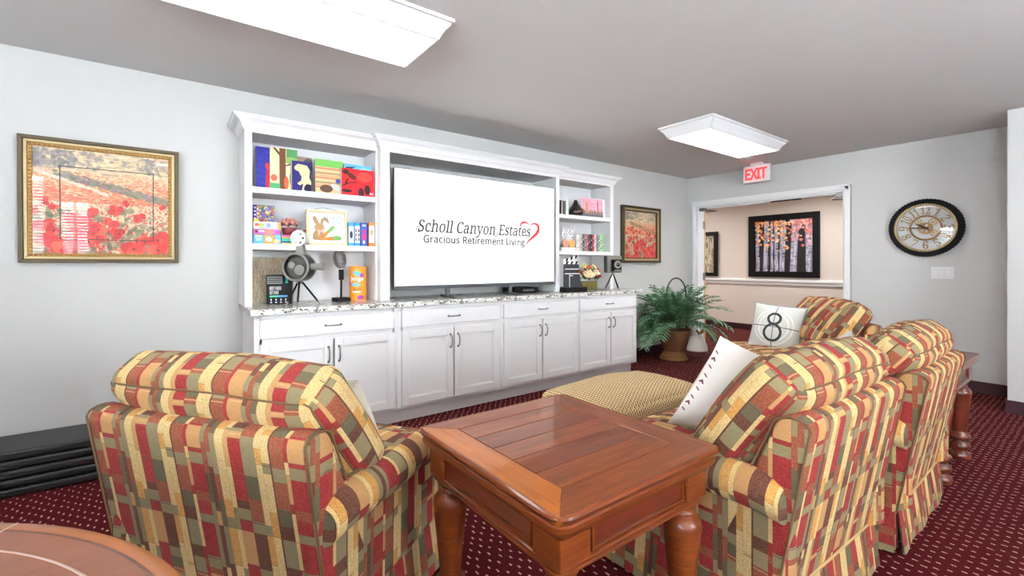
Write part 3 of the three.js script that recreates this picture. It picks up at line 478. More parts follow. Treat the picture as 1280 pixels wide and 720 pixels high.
// ottoman
{
  const o = thing('ottoman', 'tan basket-weave ottoman with a pillow top in front of the armchairs', 'ottoman', [2.33, 0, 1.86], 0.0);
  const c = cushionGeo(0.95, 0.56, 0.13, { r: 0.045, crown: 0.07, side: 0.012, n: 18, seed: 8, wob: 0.003 });
  const top = mesh('cushion_top', c.geo, M.weave, o); top.rotation.x = -Math.PI / 2; top.position.y = 0.335;
  mesh('piping', seamLoop(c.place, 2, -1, 0.006), M.pipingPale, top);
  mesh('body', box(0.92, 0.20, 0.53, 0, 0.19, 0, 0.02), M.weave, o);
  for (const [x, z] of [[-0.4, -0.2], [0.4, -0.2], [-0.4, 0.2], [0.4, 0.2]]) mesh('foot', lathe([[0.02, 0], [0.028, 0.03], [0.036, 0.08], [0.03, 0.1]], 14).translate(x, 0, z), M.espresso, o);
}

// pillows
function textPillow(label, p, rot, draw, size = [0.42, 0.42], back = M.cream) {
  const o = thing('throw_pillow', label, 'pillow', p); o.rotation.set(rot[1], rot[0], rot[2], 'YXZ'); const [f, b] = pillowGeo(size[0], size[1], 0.15);
  mesh('front_cover', f, draw ? std(0xffffff, 0.9, { map: canvasTex(512, 512, draw), bumpMap: clothBump, bumpScale: 0.0003 }) : M.cream, o); mesh('back_cover', b, back, o);
  return o;
}
textPillow('white pillow with dark red lettering leaning on the chair by the square table', [1.83, 0.665, 2.845], [-0.557, 0.32, -0.38], (g) => {
  g.fillStyle = '#efece4'; g.fillRect(0, 0, 512, 512); g.strokeStyle = '#5e2430'; g.lineWidth = 5;
  for (let k = 0; k < 9; k++) { const y = 70 + k * 42, q = [[-9, 0, 11, 12], [-11, 8, 0, -8, 11, 8], [-9, -8, 11, 4]][k % 3]; g.beginPath(); g.moveTo(11 + q[0] * 0.5, y + q[1] * 0.8); for (let i = 2; i < q.length; i += 2) g.lineTo(11 + q[i] * 0.5, y + q[i + 1] * 0.8); g.stroke(); } });
textPillow('grey and white pillow printed with a countdown number eight', [4.10, 0.655, 2.03], [Math.atan2(-0.97, 0.05), -0.3, -0.06], (g) => {
  g.fillStyle = '#dcdcd4'; g.fillRect(0, 0, 512, 512); g.strokeStyle = '#8fa3a2'; g.lineWidth = 26; g.strokeRect(0, 0, 512, 512);
  g.strokeStyle = '#f6f6f0'; g.lineWidth = 12; for (const r of [150, 190]) { g.beginPath(); g.arc(256, 256, r, 0, 7); g.stroke(); }
  g.strokeStyle = '#34383a'; g.lineWidth = 7; g.beginPath(); g.moveTo(20, 256); g.lineTo(492, 256); g.moveTo(256, 20); g.lineTo(256, 492); g.stroke();
  g.lineWidth = 26; g.beginPath(); g.ellipse(256, 168, 62, 58, 0, 0, 7); g.stroke(); g.beginPath(); g.ellipse(256, 318, 84, 88, 0, 0, 7); g.stroke(); });
textPillow('plain white pillow on the seat of the turned-away plaid chair', [0.488, 0.638, 1.985], [Math.atan2(0.813, -0.582), -0.5, 0], null, [0.36, 0.36]);
textPillow('white pillow printed with dark lines of text on the chair by the side table', [2.74, 0.655, 2.88], [Math.PI - 0.1, -0.45, 0.6], (g) => {
  g.fillStyle = '#efede8'; g.fillRect(0, 0, 512, 512); g.fillStyle = '#3b3b40'; for (let k = 0; k < 7; k++) g.fillRect(90, 90 + k * 50, 330 - (k % 3) * 60, 14); }, [0.36, 0.36], std(0xffffff, 0.9, { map: canvasTex(256, 256, (g) => { g.fillStyle = '#ece9e2'; g.fillRect(0, 0, 256, 256); g.fillStyle = '#4a4a50'; for (let k = 0; k < 9; k++) g.fillRect(30, 24 + k * 24, 190 - (k % 3) * 40, 7); }) }));

// ------------------------------------------------------------------ square wooden tables
function squareTable(label, x0, x1, z0, z1, top, mats) {
  const [Mt, Mb, Md] = mats, w = x1 - x0, d = z1 - z0, o = thing('square_table', label, 'table', [(x0 + x1) / 2, 0, (z0 + z1) / 2]), hx = w / 2, hz = d / 2, bw = 0.095, ins = 0.012;
  // mitred border boards and inner planks, with fine gaps
  const ix = hx - ins - bw, iz = hz - ins - bw, ex = hx - ins, ez = hz - ins;
  const board = (pts) => { const g = boxUV(extrude(pts, 0.022, 0.0012, 1).rotateX(-Math.PI / 2).translate(0, top - 0.022, 0)); return g; };   // plan (x, -z)
  const q = 0.0013;
  for (const [name, pts, turn] of [['border_board', [[-ex, -ez], [-ex, ez], [-ix - q, iz], [-ix - q, -iz]], 1], ['border_board', [[ex, ez], [ex, -ez], [ix + q, -iz], [ix + q, iz]], 1], ['border_board', [[-ex, ez], [ex, ez], [ix, iz + q], [-ix, iz + q]], 0], ['border_board', [[ex, -ez], [-ex, -ez], [-ix, -iz - q], [ix, -iz - q]], 0]]) {
    const g = board(pts.slice().reverse()); if (turn) { const uv = g.attributes.uv; for (let k = 0; k < uv.count; k++) uv.setXY(k, uv.getY(k) + 0.3, uv.getX(k) + 0.17); } mesh(name, g, pts[0][0] === -ex && pts[1][0] === -ex ? mats[3] : Mb, o);
  }
  const N = 5; for (let k = 0; k < N; k++) { const a = -iz + 2 * iz * k / N + q, b = -iz + 2 * iz * (k + 1) / N - q, g = bb(-ix + q, ix - q, top - 0.022, top, a, b, 0.0012), uv = g.attributes.uv; for (let m = 0; m < uv.count; m++) uv.setXY(m, uv.getX(m) + k * 0.37, uv.getY(m) + k * 0.061); mesh('plank', g, k % 2 ? Mt : Mb, o); }
  mesh('top_core', bb(-ix - 0.03, ix + 0.03, top - 0.03, top - 0.003, -iz - 0.03, iz + 0.03), M.groove, o);
  // moulded edge, apron, beads: mitred sweeps round a rectangle whose corners are rounded off
  const rect = (hx, hz, r) => { const p = []; for (const [cx, cz, a0] of [[hx - r, hz - r, 0], [-hx + r, hz - r, 1], [-hx + r, -hz + r, 2], [hx - r, -hz + r, 3]]) for (let k = 0; k <= 4; k++) { const a = (a0 + k / 4) * Math.PI / 2; p.push([cx + r * Math.cos(a), cz + r * Math.sin(a), Math.cos(a), Math.sin(a)]); } p.push(p[0]); return p; };
  const sweep = (hx, hz, r, prof) => { const p = rect(hx, hz, r); const len = [0]; for (let k = 1; k < p.length; k++) len.push(len[k - 1] + Math.hypot(p[k][0] - p[k - 1][0], p[k][1] - p[k - 1][1])); let pl = [0]; for (let k = 1; k < prof.length; k++) pl.push(pl[k - 1] + Math.hypot(prof[k][0] - prof[k - 1][0], prof[k][1] - prof[k - 1][1]));
    return crease(grid(p.length - 1, prof.length - 1, (u, v) => { const a = p[Math.round(u * (p.length - 1))], j = Math.round(v * (prof.length - 1)), [e, y] = prof[j]; return [a[0] + a[2] * e, y, a[1] + a[3] * e, len[Math.round(u * (p.length - 1))], pl[j]]; }), 0.7); };
  mesh('edge_moulding', sweep(hx - 0.03, hz - 0.03, 0.02, [[0.016, top - 0.001], [0.022, top + 0.0005], [0.028, top - 0.003], [0.030, top - 0.009], [0.027, top - 0.016], [0.020, top - 0.02], [0.018, top - 0.027], [0.022, top - 0.031], [0.022, top - 0.04], [0.014, top - 0.052], [0.002, top - 0.06], [-0.002, top - 0.07], [-0.012, top - 0.07]]), Mt, o);
  const ax = hx - 0.042, az = hz - 0.042, y0 = top - 0.15, y1 = top - 0.066;
  mesh('apron', [bb(-ax, ax, y0, y1, az - 0.02, az - 0.006), bb(-ax, ax, y0, y1, -az + 0.006, -az + 0.02), bb(ax - 0.02, ax - 0.006, y0, y1, -az, az), bb(-ax + 0.006, -ax + 0.02, y0, y1, -az, az)], Md, o);
  for (const [sx, sz] of [[-1, -1], [1, -1], [1, 1], [-1, 1]]) {
    mesh('corner_block', bb(sx * (ax - 0.045) - 0.05, sx * (ax - 0.045) + 0.05, y0, y1, sz * (az - 0.045) - 0.05, sz * (az - 0.045) + 0.05, 0.004), Mt, o);
    mesh('leg', lathe([[0, 0], [0.042, 0], [0.05, 0.008], [0.054, 0.024], [0.05, 0.042], [0.036, 0.052], [0.034, 0.06], [0.046, 0.068], [0.052, 0.084], [0.047, 0.1], [0.032, 0.108], [0.03, 0.118], [0.044, 0.124], [0.054, 0.138], [0.05, 0.154], [0.036, 0.162], [0.034, 0.175], [0.04, 0.24], [0.048, 0.32], [0.054, 0.385], [0.057, 0.405], [0.055, 0.424], [0.044, 0.44], [0.034, 0.446], [0.034, 0.45], [0.038, 0.454], [0.03, 0.461], [0.03, 0.464], [0.042, 0.474], [0.044, 0.482], [0.038, 0.493], [0.03, y0 + 0.004]].map(([r, y]) => [r, y]), 28).translate(sx * (ax - 0.045), 0, sz * (az - 0.045)), Mt, o);
  }
  mesh('bead_moulding', sweep(ax - 0.02, az - 0.02, 0.012, [[0.0, y0 + 0.012], [0.02, y0 + 0.012], [0.026, y0 + 0.007], [0.026, y0 + 0.001], [0.02, y0 - 0.003], [0.024, y0 - 0.006], [0.024, y0 - 0.011], [0.016, y0 - 0.015], [0, y0 - 0.015]]), Mt, o);
  const pw = 0.108; for (const [s, ww, n] of [[1, ax, 0], [-1, ax, 0], [1, az, 1], [-1, az, 1]]) { const L = 2 * ww - 2 * pw, t = 0.006, parts = [box(L, t, 0.008, 0, y0 + 0.018, 0, 0.002), box(L, t, 0.008, 0, y1 - 0.006, 0, 0.002), box(t, y1 - y0 - 0.012, 0.008, -L / 2, (y0 + y1) / 2, 0, 0.002), box(t, y1 - y0 - 0.012, 0.008, L / 2, (y0 + y1) / 2, 0, 0.002)]; const m = mesh('panel_frame', parts, Mt, o); m.rotation.y = n * Math.PI / 2; m.position.set(n ? s * (ax - 0.004) : 0, 0, n ? 0 : s * (az - 0.004)); }
  return o;
}
squareTable('reddish-brown square wooden table with plank top and turned legs between two plaid chairs', 0.66, 1.335, 2.345, 3.06, 0.65, [M.tableWood, M.tableWood2, M.tableDark, M.tableGold]);
squareTable('dark square wooden side table with turned legs half hidden behind the plaid chairs', 3.30, 3.99, 2.60, 3.265, 0.65, [M.tableDark, M.espresso, M.espresso, M.espresso]);

// round table
{
  const R = 0.714, y = 0.74, o = thing('round_table', 'large round wooden table with an inlaid leather-brown top', 'table', [-0.665, 0, 3.143]);
  const disc = new THREE.CircleGeometry(R - 0.028, 72).rotateX(-Math.PI / 2).translate(0, y - 0.0005, 0); { const p = disc.attributes.position, uv = disc.attributes.uv; for (let k = 0; k < p.count; k++) uv.setXY(k, p.getX(k), p.getZ(k)); }
  mesh('table_top', disc, M.leather, o);
  mesh('rim', crease(lathe([[R - 0.06, y - 0.045], [R - 0.014, y - 0.045], [R - 0.004, y - 0.036], [R, y - 0.022], [R - 0.003, y - 0.008], [R - 0.01, y - 0.001], [R - 0.03, y]], 96), 0.9), M.rimWood, o);
  mesh('inlay_ring', new THREE.TorusGeometry(0.63, 0.0022, 6, 120).rotateX(Math.PI / 2).scale(1, 0.4, 1).translate(0, y, 0), M.inlay, o);
  mesh('rim_line', new THREE.TorusGeometry(R - 0.034, 0.0016, 6, 90).rotateX(Math.PI / 2).scale(1, 0.4, 1).translate(0, y, 0), M.rimLine, o);
  for (let k = 0; k < 6; k++) mesh('inlay_strip', box(0.07, 0.0014, 0.004, 0.667, y, 0).rotateY(0.881 + k * Math.PI / 3), M.inlay, o);
  mesh('apron', lathe([[R - 0.12, y - 0.12], [R - 0.1, y - 0.12], [R - 0.1, y - 0.04], [R - 0.12, y - 0.04]], 64), M.tableDark, o);
  mesh('pedestal', lathe([[0, 0.03], [0.2, 0.03], [0.21, 0.06], [0.12, 0.1], [0.07, 0.16], [0.1, 0.26], [0.11, 0.34], [0.07, 0.46], [0.09, 0.56], [0.16, 0.62], [0.16, y - 0.045], [0, y - 0.045]], 36), M.tableDark, o);
  for (let k = 0; k < 4; k++) mesh('foot', tube([[0.1, 0.12, 0], [0.2, 0.1, 0], [0.3, 0.05, 0], [0.38, 0.032, 0]], 0.03, 12, 10).rotateY(k * Math.PI / 2 + 0.4), M.tableDark, o);
}

// folded exercise mats by the wall
for (let k = 0; k < 5; k++) {
  const y = k * 0.048, names = ['lowest of the stack on the carpet', 'second from the carpet', 'middle of the stack', 'second from the top', 'topmost of the stack'];
  const o = thing('exercise_mat', 'black vinyl folding mat by the wall, ' + names[k], 'mat', [-1.05, y, 0.2], 0, 'stacked black mats');
  mesh('cover', box(2.8, 0.046, 0.345 - (k % 2) * 0.008, 0, 0.0235, (k % 2) * 0.003, 0.014), M.vinyl, o);
  mesh('seam', [tube([[-1.38, 0.0235, 0.174], [0, 0.0235, 0.1745], [1.38, 0.0235, 0.174]], 0.0025, 8, 5)], M.blackMatte, o);
}

// ------------------------------------------------------------------ potted palm
{
  const o = thing('potted_palm', 'leafy green palm in a footed brown basket with a hoop handle', 'potted plant', [5.10, 0, 0.38]), r = rngOf(314);
  const wicker = std(0x7a4c2c, 0.75, { bumpMap: noiseTex(128, 6, 4, 0.06, 2), bumpScale: 0.004 });
  mesh('basket', lathe([[0.1, 0.1], [0.12, 0.11], [0.14, 0.16], [0.17, 0.24], [0.195, 0.32], [0.2, 0.36], [0.205, 0.37], [0.19, 0.375], [0.17, 0.34], [0, 0.33]], 32), wicker, o);
  for (let k = 0; k < 5; k++) mesh('foot_ring', new THREE.TorusGeometry(0.165 - k * 0.016, 0.013, 8, 32).rotateX(Math.PI / 2).translate(0, 0.013 + k * 0.022, 0), std(0x8e6038, 0.7), o);
  mesh('foot_core', lathe([[0.15, 0.004], [0.15, 0.02], [0.09, 0.1], [0.09, 0.13]], 24), wicker, o);
  mesh('soil', new THREE.CircleGeometry(0.175, 24).rotateX(-Math.PI / 2).translate(0, 0.345, 0), std(0x2c2018, 0.95), o);
  mesh('handle', tube([[-0.13, 0.33, 0], [-0.13, 0.7, 0], [-0.11, 0.9, 0], [-0.06, 0.995, 0], [0, 1.02, 0], [0.06, 0.995, 0], [0.11, 0.9, 0], [0.13, 0.7, 0], [0.13, 0.33, 0]], 0.009, 50, 8).rotateY(-0.65).translate(0.06, 0, 0.0), std(0x33251c, 0.6), o);
  const greens = [0x6a9672, 0x55815d, 0x84ac8a, 0x42694c].map((c) => std(c, 0.42, { side: THREE.DoubleSide })), stem = std(0x5c7a44, 0.6), NF = 54, wallZ = 0.02 - 0.38;
  for (let k = 0; k < NF; k++) {
    { const t = (k + 0.5) / NF, d = Math.abs(((k * 2.399 + 0.25 - 2.05 + Math.PI) % (2 * Math.PI) + 2 * Math.PI) % (2 * Math.PI) - Math.PI); if (t > 0.42 && d < 0.5) continue; }
    const tier = (k + 0.5) / NF, a = k * 2.399 + r() * 0.5, el = 1.35 - tier * 1.15 + (r() - 0.5) * 0.16, L = (0.5 + r() * 0.2) * (tier < 0.25 ? 0.9 : 1.05), sag = (0.25 + 0.75 * Math.min(1, tier * 1.5)) * (0.75 + r() * 0.4), pts = [];
    let q = V(Math.cos(a) * 0.05, 0.40, Math.sin(a) * 0.05), e = el; const n1 = 10;
    for (let i = 0; i <= n1; i++) { pts.push(q.clone()); q = q.clone().add(V(Math.cos(a) * Math.cos(e), Math.sin(e), Math.sin(a) * Math.cos(e)).multiplyScalar(L / n1)); e -= sag * 2.1 / n1 * (0.5 + i / n1); if (q.z < wallZ + 0.03) q.z = wallZ + 0.03 + i * 0.002; if (q.x < -0.6 && q.z < 0.2) q.x = -0.6; if (q.y < 0.2) q.y = 0.2; }
    const c = new THREE.CatmullRomCurve3(pts), fr = mesh('frond', new THREE.TubeGeometry(c, 12, 0.004, 5), stem, o), leaf = [], n = 17;
    for (let i = 3; i <= n; i++) for (const s of [-1, 1]) {
      const t = i / n, p = c.getPoint(t), tan = c.getTangent(t), sd = tan.clone().cross(V(0, 1, 0)).normalize().multiplyScalar(s), up = sd.clone().cross(tan).multiplyScalar(s).normalize(), l = (0.135 * Math.sin(0.5 + t * 2.3) + 0.035) * (0.85 + r() * 0.3), w = 0.0145 + 0.004 * Math.sin(t * 3);
      const dir = sd.clone().multiplyScalar(0.8).addScaledVector(tan, 0.55).addScaledVector(up, 0.12 + (r() - 0.5) * 0.3).normalize(), wd = tan.clone().multiplyScalar(w), fold = up.clone().multiplyScalar(0.004);
      const m1 = p.clone().addScaledVector(dir, l * 0.4), v = [p, m1.clone().add(wd).add(fold), m1.clone().sub(wd).add(fold), p.clone().addScaledVector(dir, l).add(V(0, -l * 0.2, 0)), m1];
      v.forEach((u) => { if (u.z < wallZ) u.z = wallZ; if (u.y < 0.01) u.y = 0.01; });
      for (const [i0, i1, i2] of [[0, 1, 4], [0, 4, 2], [4, 1, 3], [4, 3, 2]]) leaf.push(...v[i0].toArray(), ...v[i1].toArray(), ...v[i2].toArray());
    }
    const g = new THREE.BufferGeometry(); g.setAttribute('position', new THREE.Float32BufferAttribute(leaf, 3)); g.computeVertexNormals(); boxUV(g);
    mesh('leaflets', g, greens[Math.floor(r() * 4)], fr);
  }
  const orn = mesh('white_bell_tag', lathe([[0, 0], [0.085, 0], [0.088, 0.012], [0.078, 0.06], [0.06, 0.11], [0.03, 0.145], [0.012, 0.155], [0, 0.156]], 24), std(0xe8e4da, 0.7), o, 'white bell-shaped ornament with a straw bow'); orn.position.set(0.09, 0.13, 0.27); orn.scale.setScalar(1.4);
  mesh('straw_bow', [tube([[0, 0.155, 0.02], [-0.06, 0.19, 0.03], [-0.03, 0.16, 0.03], [0, 0.155, 0.02], [0.06, 0.2, 0.03], [0.03, 0.16, 0.03], [0, 0.155, 0.02]], 0.009, 30, 6)], std(0xb8864a, 0.8), orn);
}

// ------------------------------------------------------------------ pictures on the walls
function poppies(g, W, H, seed, tall) {
  const r = rngOf(seed), dab = (x, y, a, b, c, rot = r() * 3, al = 0.85) => { g.globalAlpha = al; g.fillStyle = rgb(c, (r() - 0.5) * 36); g.beginPath(); g.ellipse(x, y, a, b, rot, 0, 7); g.fill(); g.globalAlpha = 1; };
  g.fillStyle = '#d8c3a0'; g.fillRect(0, 0, W, H);
  for (let k = 0; k < 500; k++) dab(r() * W, r() * H * 0.22, 20 + r() * 30, 6 + r() * 10, [[214, 196, 150], [226, 206, 170], [196, 172, 150]][k % 3], 0);
  for (let k = 0; k < 260; k++) dab(W * 0.7 * r() * r() + (k % 4 ? 0 : W * 0.75 + r() * W * 0.1), H * (0.02 + r() * 0.16), 10 + r() * 20, 8 + r() * 12, [[128, 128, 120], [150, 132, 142], [118, 118, 126]][k % 3], r() * 3, 0.5);
  for (let k = 0; k < 1500; k++) { const t = Math.pow(r(), 0.8); dab(r() * W, H * (0.2 + t * 0.3), 8 + t * 14, 3 + t * 6, [[214, 120, 92], [226, 140, 96], [206, 160, 112], [220, 104, 90]][k % 4], 0.1); }
  for (let k = 0; k < 260; k++) { const t = r(); dab(W * (0.15 + t * 0.85), H * (0.24 + t * 0.22) + (r() - 0.5) * H * 0.07, 12 + r() * 14, 7 + r() * 8, (tall ? [[150, 128, 84], [196, 150, 92], [120, 96, 80]] : [[112, 122, 98], [136, 140, 116], [140, 116, 130]])[k % 3], 0.4, tall ? 0.4 : 0.7); }
  if (!tall) for (let k = 0; k < 160; k++) { const t = r(); dab(W * (0.02 + t * 0.5), H * (0.22 + t * 0.2) + (r() - 0.5) * H * 0.03, 16, 5, [222, 208, 190], 0.5); }
  for (let k = 0; k < 1300; k++) { const t = r(); dab(r() * W, H * (0.46 + t * 0.54), 6 + t * 12, 5 + t * 9, [[206, 78, 68], [216, 104, 84], [132, 132, 104], [170, 136, 112], [192, 62, 62]][k % 5]); }
  for (let k = 0; k < 190; k++) { const x0 = r() * W, y0 = H * (0.55 + r() * 0.45); dab(x0, y0, 16 + r() * 30, 10 + r() * 18, [[122, 128, 98], [96, 100, 82], [150, 140, 112]][k % 3], r() * 3, 0.7); }
  for (let k = 0; k < (tall ? 52 : 46); k++) { const t = k / 46, x = r() * W, y = H * (tall ? 0.34 + t * 0.62 : 0.48 + t * 0.5), s = (0.03 + Math.min(1, t) * 0.07) * W; for (let q = 0; q < 5; q++) dab(x + (r() - 0.5) * s, y + (r() - 0.5) * s * 0.7, s * 0.6, s * 0.45, [[200, 44, 42], [216, 66, 54], [188, 36, 44], [226, 92, 70]][q % 4], r() * 3, 0.9); dab(x, y, s * 0.14, s * 0.12, [70, 50, 44]); if (r() < 0.5) dab(x + s * 0.4, y + s * 0.5, s * 0.3, s * 0.15, [128, 132, 92]); }
}
// frame on the back wall, local x-y plane, origin at its centre, front +z
function framed(label, name, w, h, depth, p, turn, art, rails, o2 = {}) {
  const o = thing(name, label, 'picture', p); o.rotation.set(o2.tilt ?? 0, turn, 0, 'YXZ'); let inset = 0;
  const side = (len, prof, flip) => 0;
  for (const [rn, rw, z0, z1, mat, bead] of rails) {
    const a = w / 2 - inset, b = h / 2 - inset, c = a - rw, d = b - rw, mk = (pts) => boxUV(extrude(pts, z1 - z0, Math.min(0.004, rw / 3), 2).translate(0, 0, z0));
    mesh(rn, merge([mk([[-a, -b], [a, -b], [c, -d], [-c, -d]]), mk([[a, -b], [a, b], [c, d], [c, -d]]), mk([[a, b], [-a, b], [-c, d], [c, d]]), mk([[-a, b], [-a, -b], [-c, -d], [-c, d]])]), mat, o);
    if (bead) { const bs = [], st = 0.021, gB = new THREE.SphereGeometry(rw * 0.38, 6, 4), ca = a - rw / 2, cb = b - rw / 2; for (let x = -ca; x <= ca; x += st) for (const s of [-1, 1]) bs.push(gB.clone().translate(x, s * cb, z1)); for (let y = -cb; y <= cb; y += st) for (const s of [-1, 1]) bs.push(gB.clone().translate(s * ca, y, z1)); const m = mesh('beading', merge(bs), mat, o); m.userData.kind = 'stuff'; }
    inset += rw;
  }
  mesh('painting', new THREE.PlaneGeometry(w - 2 * inset + 0.004, h - 2 * inset + 0.004).translate(0, 0, 0.012), std(0xffffff, o2.gloss ?? 0.6, { map: art }), o);
  mesh('backing', bb(-w / 2 + 0.01, w / 2 - 0.01, -h / 2 + 0.01, h / 2 - 0.01, 0.001, 0.008), M.blackMatte, o);
  if (o2.glass) mesh('pane', new THREE.PlaneGeometry(w - 2 * inset + 0.004, h - 2 * inset + 0.004).translate(0, 0, 0.016), M.pane, o);
  return o;
}
const goldRails = [['outer_frame', 0.022, 0, 0.038, M.bronze], ['gilt_rail', 0.016, 0, 0.030, M.paleGold], ['beaded_rail', 0.018, 0, 0.024, M.goldLeaf, true]];
const pic1 = canvasTex(1024, 1024, (g, W, Hh) => { poppies(g, W, Hh, 11); g.strokeStyle = 'rgba(26,22,24,0.9)'; g.lineWidth = 8; g.strokeRect(W * 0.185, Hh * 0.17, W * 0.69, Hh * 0.69); });
framed('gilt-framed poppy field painting above the black mats', 'framed_picture', 0.735, 0.73, 0.04, [-0.328, 1.573, 0.012], 0, pic1, goldRails, { glass: true, tilt: 0.035 });
framed('gilt-framed poppy field painting above the potted palm', 'framed_picture', 0.78, 0.728, 0.04, [4.915, 1.58, 0.004], 0, canvasTex(1024, 1024, (g, W, Hh) => poppies(g, W, Hh, 29, true)), [['outer_frame', 0.03, 0, 0.05, M.bronze], ['gilt_rail', 0.022, 0, 0.04, M.paleGold], ['inner_rail', 0.016, 0, 0.03, M.bronze]], { glass: true });
const birchArt = canvasTex(1024, 1024, (g, W, Hh) => {
  const r = rngOf(77); g.fillStyle = '#171416'; g.fillRect(0, 0, W, Hh);
  for (let k = 0; k < 500; k++) { g.fillStyle = rgb([34, 26, 26], r() * 30); g.fillRect(r() * W, r() * Hh, 2 + r() * 5, 20 + r() * 60); }
  for (const [x, w, l] of [[0.02, 0.06, 0], [0.18, 0.08, -0.03], [0.29, 0.04, 0], [0.35, 0.06, 0.01], [0.46, 0.09, -0.02], [0.66, 0.11, -0.04], [0.87, 0.08, 0.02], [0.96, 0.05, 0.02]]) {
    g.fillStyle = '#9c9cb6'; g.beginPath(); g.moveTo(x * W, 0); g.lineTo((x + w) * W, 0); g.lineTo((x + w + l) * W, Hh); g.lineTo((x + l) * W, Hh); g.fill();
    for (let k = 0; k < 34; k++) { const t = r(), px = (x + l * t + r() * w) * W; g.fillStyle = rgb([[206, 204, 216], [160, 158, 182], [120, 118, 146], [226, 222, 226]][k % 4], (r() - 0.5) * 20); g.globalAlpha = 0.5; g.fillRect(px - 10, t * Hh, 20 + r() * 12, 60 + r() * 160); g.globalAlpha = 1; }
    for (let k = 0; k < 12; k++) { const t = r(); g.fillStyle = '#262230'; g.fillRect((x + l * t + (r() < 0.5 ? 0 : w * 0.5)) * W, t * Hh, w * W * 0.5, 5 + r() * 9); }
  }
  for (let k = 0; k < 210; k++) { const x = r(), y = r() * r() * 0.6 + 0.02, c = x > 0.62 ? [[230, 140, 136], [244, 190, 176], [214, 110, 104]][k % 3] : [[236, 150, 86], [244, 186, 130], [222, 110, 70], [250, 214, 170]][k % 4]; g.fillStyle = rgb(c, (r() - 0.5) * 30); g.beginPath(); g.ellipse(x * W, y * Hh, 14 + r() * 22, 11 + r() * 16, r() * 3, 0, 7); g.fill(); }
});
framed('black-framed print of pale birch trunks with orange leaves on the hall wall', 'framed_picture', 1.13, 1.09, 0.05, [HALL - 0.004, 1.515, 0.29], -Math.PI / 2, birchArt, [['outer_frame', 0.1, 0, 0.05, M.black]], {});
framed('small black-framed picture on the hall wall beside the door edge', 'framed_picture', 0.62, 0.86, 0.05, [HALL - 0.004, 1.395, -1.18], -Math.PI / 2, canvasTex(256, 256, (g) => { const r = rngOf(3); g.fillStyle = '#b9b3a0'; g.fillRect(0, 0, 256, 256); for (let k = 0; k < 300; k++) { g.fillStyle = rgb([[150, 140, 120], [200, 190, 166], [120, 112, 96]][k % 3]); g.fillRect(r() * 256, r() * 256, 4 + r() * 20, 20 + r() * 60); } }), [['outer_frame', 0.07, 0, 0.05, M.black]], {});

// wall clock, local front +z
{
  const R = 0.289, o = thing('wall_clock', 'round black wall clock with scalloped rim, gold numerals and open gears', 'clock', [FAR - 0.001, 1.56, 2.613], -Math.PI / 2);
  const sh = new THREE.Shape(); for (let k = 0; k <= 240; k++) { const a = k / 240 * Math.PI * 2, q = R - 0.007 + 0.007 * Math.abs(Math.sin(a * 30)); k ? sh.lineTo(Math.cos(a) * q, Math.sin(a) * q) : sh.moveTo(Math.cos(a) * q, Math.sin(a) * q); }
  const hole = new THREE.Path(); hole.absarc(0, 0, 0.225, 0, Math.PI * 2, true); sh.holes.push(hole);
  mesh('rim', boxUV(extrude(sh, 0.045, 0.006, 2, 40)), std(0x060606, 0.9), o);
  mesh('dial', new THREE.CircleGeometry(0.23, 48).translate(0, 0, 0.008), std(0xd2d6d8, 0.6), o);
  mesh('gilt_ring', new THREE.TorusGeometry(0.228, 0.011, 8, 60).translate(0, 0, 0.04), M.paleGold, o);
  const bd = []; for (let k = 0; k < 72; k++) { const a = k / 72 * 6.2832; bd.push(new THREE.SphereGeometry(0.0065, 6, 4).translate(Math.cos(a) * 0.236, Math.sin(a) * 0.236, 0.05)); } mesh('beading', merge(bd), M.paleGold, o).userData.kind = 'stuff';
  for (let k = 1; k <= 12; k++) { const a = Math.PI / 2 - k / 12 * Math.PI * 2; const g = words(String(k), 0.062, 0.006, serif).scale(k > 9 ? 0.8 : 1.05, 1.25, 1).rotateZ(a - Math.PI / 2 + (k > 3 && k < 9 ? Math.PI : 0)).translate(Math.cos(a) * 0.172, Math.sin(a) * 0.172, 0.012); mesh('numeral', g, std(0xa08454, 0.5), o); }
  mesh('inner_ring', new THREE.TorusGeometry(0.118, 0.009, 8, 48).translate(0, 0, 0.014), M.goldLeaf, o);
  const gear = (r, n, x, y, z) => { const s = new THREE.Shape(); for (let k = 0; k <= n * 4; k++) { const a = k / (n * 4) * 6.2832, q = k % 4 < 2 ? r : r * 0.86; k ? s.lineTo(Math.cos(a) * q, Math.sin(a) * q) : s.moveTo(q, 0); } for (let k = 0; k < 5; k++) { const h = new THREE.Path(); h.absarc(Math.cos(k * 1.2566) * r * 0.48, Math.sin(k * 1.2566) * r * 0.48, r * 0.2, 0, Math.PI * 2, true); s.holes.push(h); } return boxUV(extrude(s, 0.004, 0, 1, 8).translate(x, y, z)); };
  mesh('gear', gear(0.062, 18, 0, -0.005, 0.018), M.goldLeaf, o); mesh('gear', gear(0.04, 14, 0.055, 0.055, 0.012), M.paleGold, o); mesh('gear', gear(0.036, 14, 0.06, -0.05, 0.012), M.paleGold, o); mesh('gear', gear(0.034, 12, -0.055, 0.06, 0.012), M.paleGold, o);
  const hand = (l, w, a, z) => boxUV(extrude([[-w / 2, -0.04], [w / 2, -0.04], [w, l * 0.6], [0, l], [-w, l * 0.6]], 0.003).rotateZ(a).translate(0, 0, z));
  mesh('hour_hand', hand(0.09, 0.009, 1.02, 0.026), M.black, o); mesh('minute_hand', hand(0.15, 0.006, Math.PI / 2 - 0.02, 0.03), M.black, o); mesh('hub', new THREE.CylinderGeometry(0.008, 0.008, 0.02, 12).rotateX(Math.PI / 2).translate(0, 0, 0.03), M.black, o);
  mesh('pane', new THREE.CircleGeometry(0.226, 48).translate(0, 0, 0.04), M.pane, o);
}
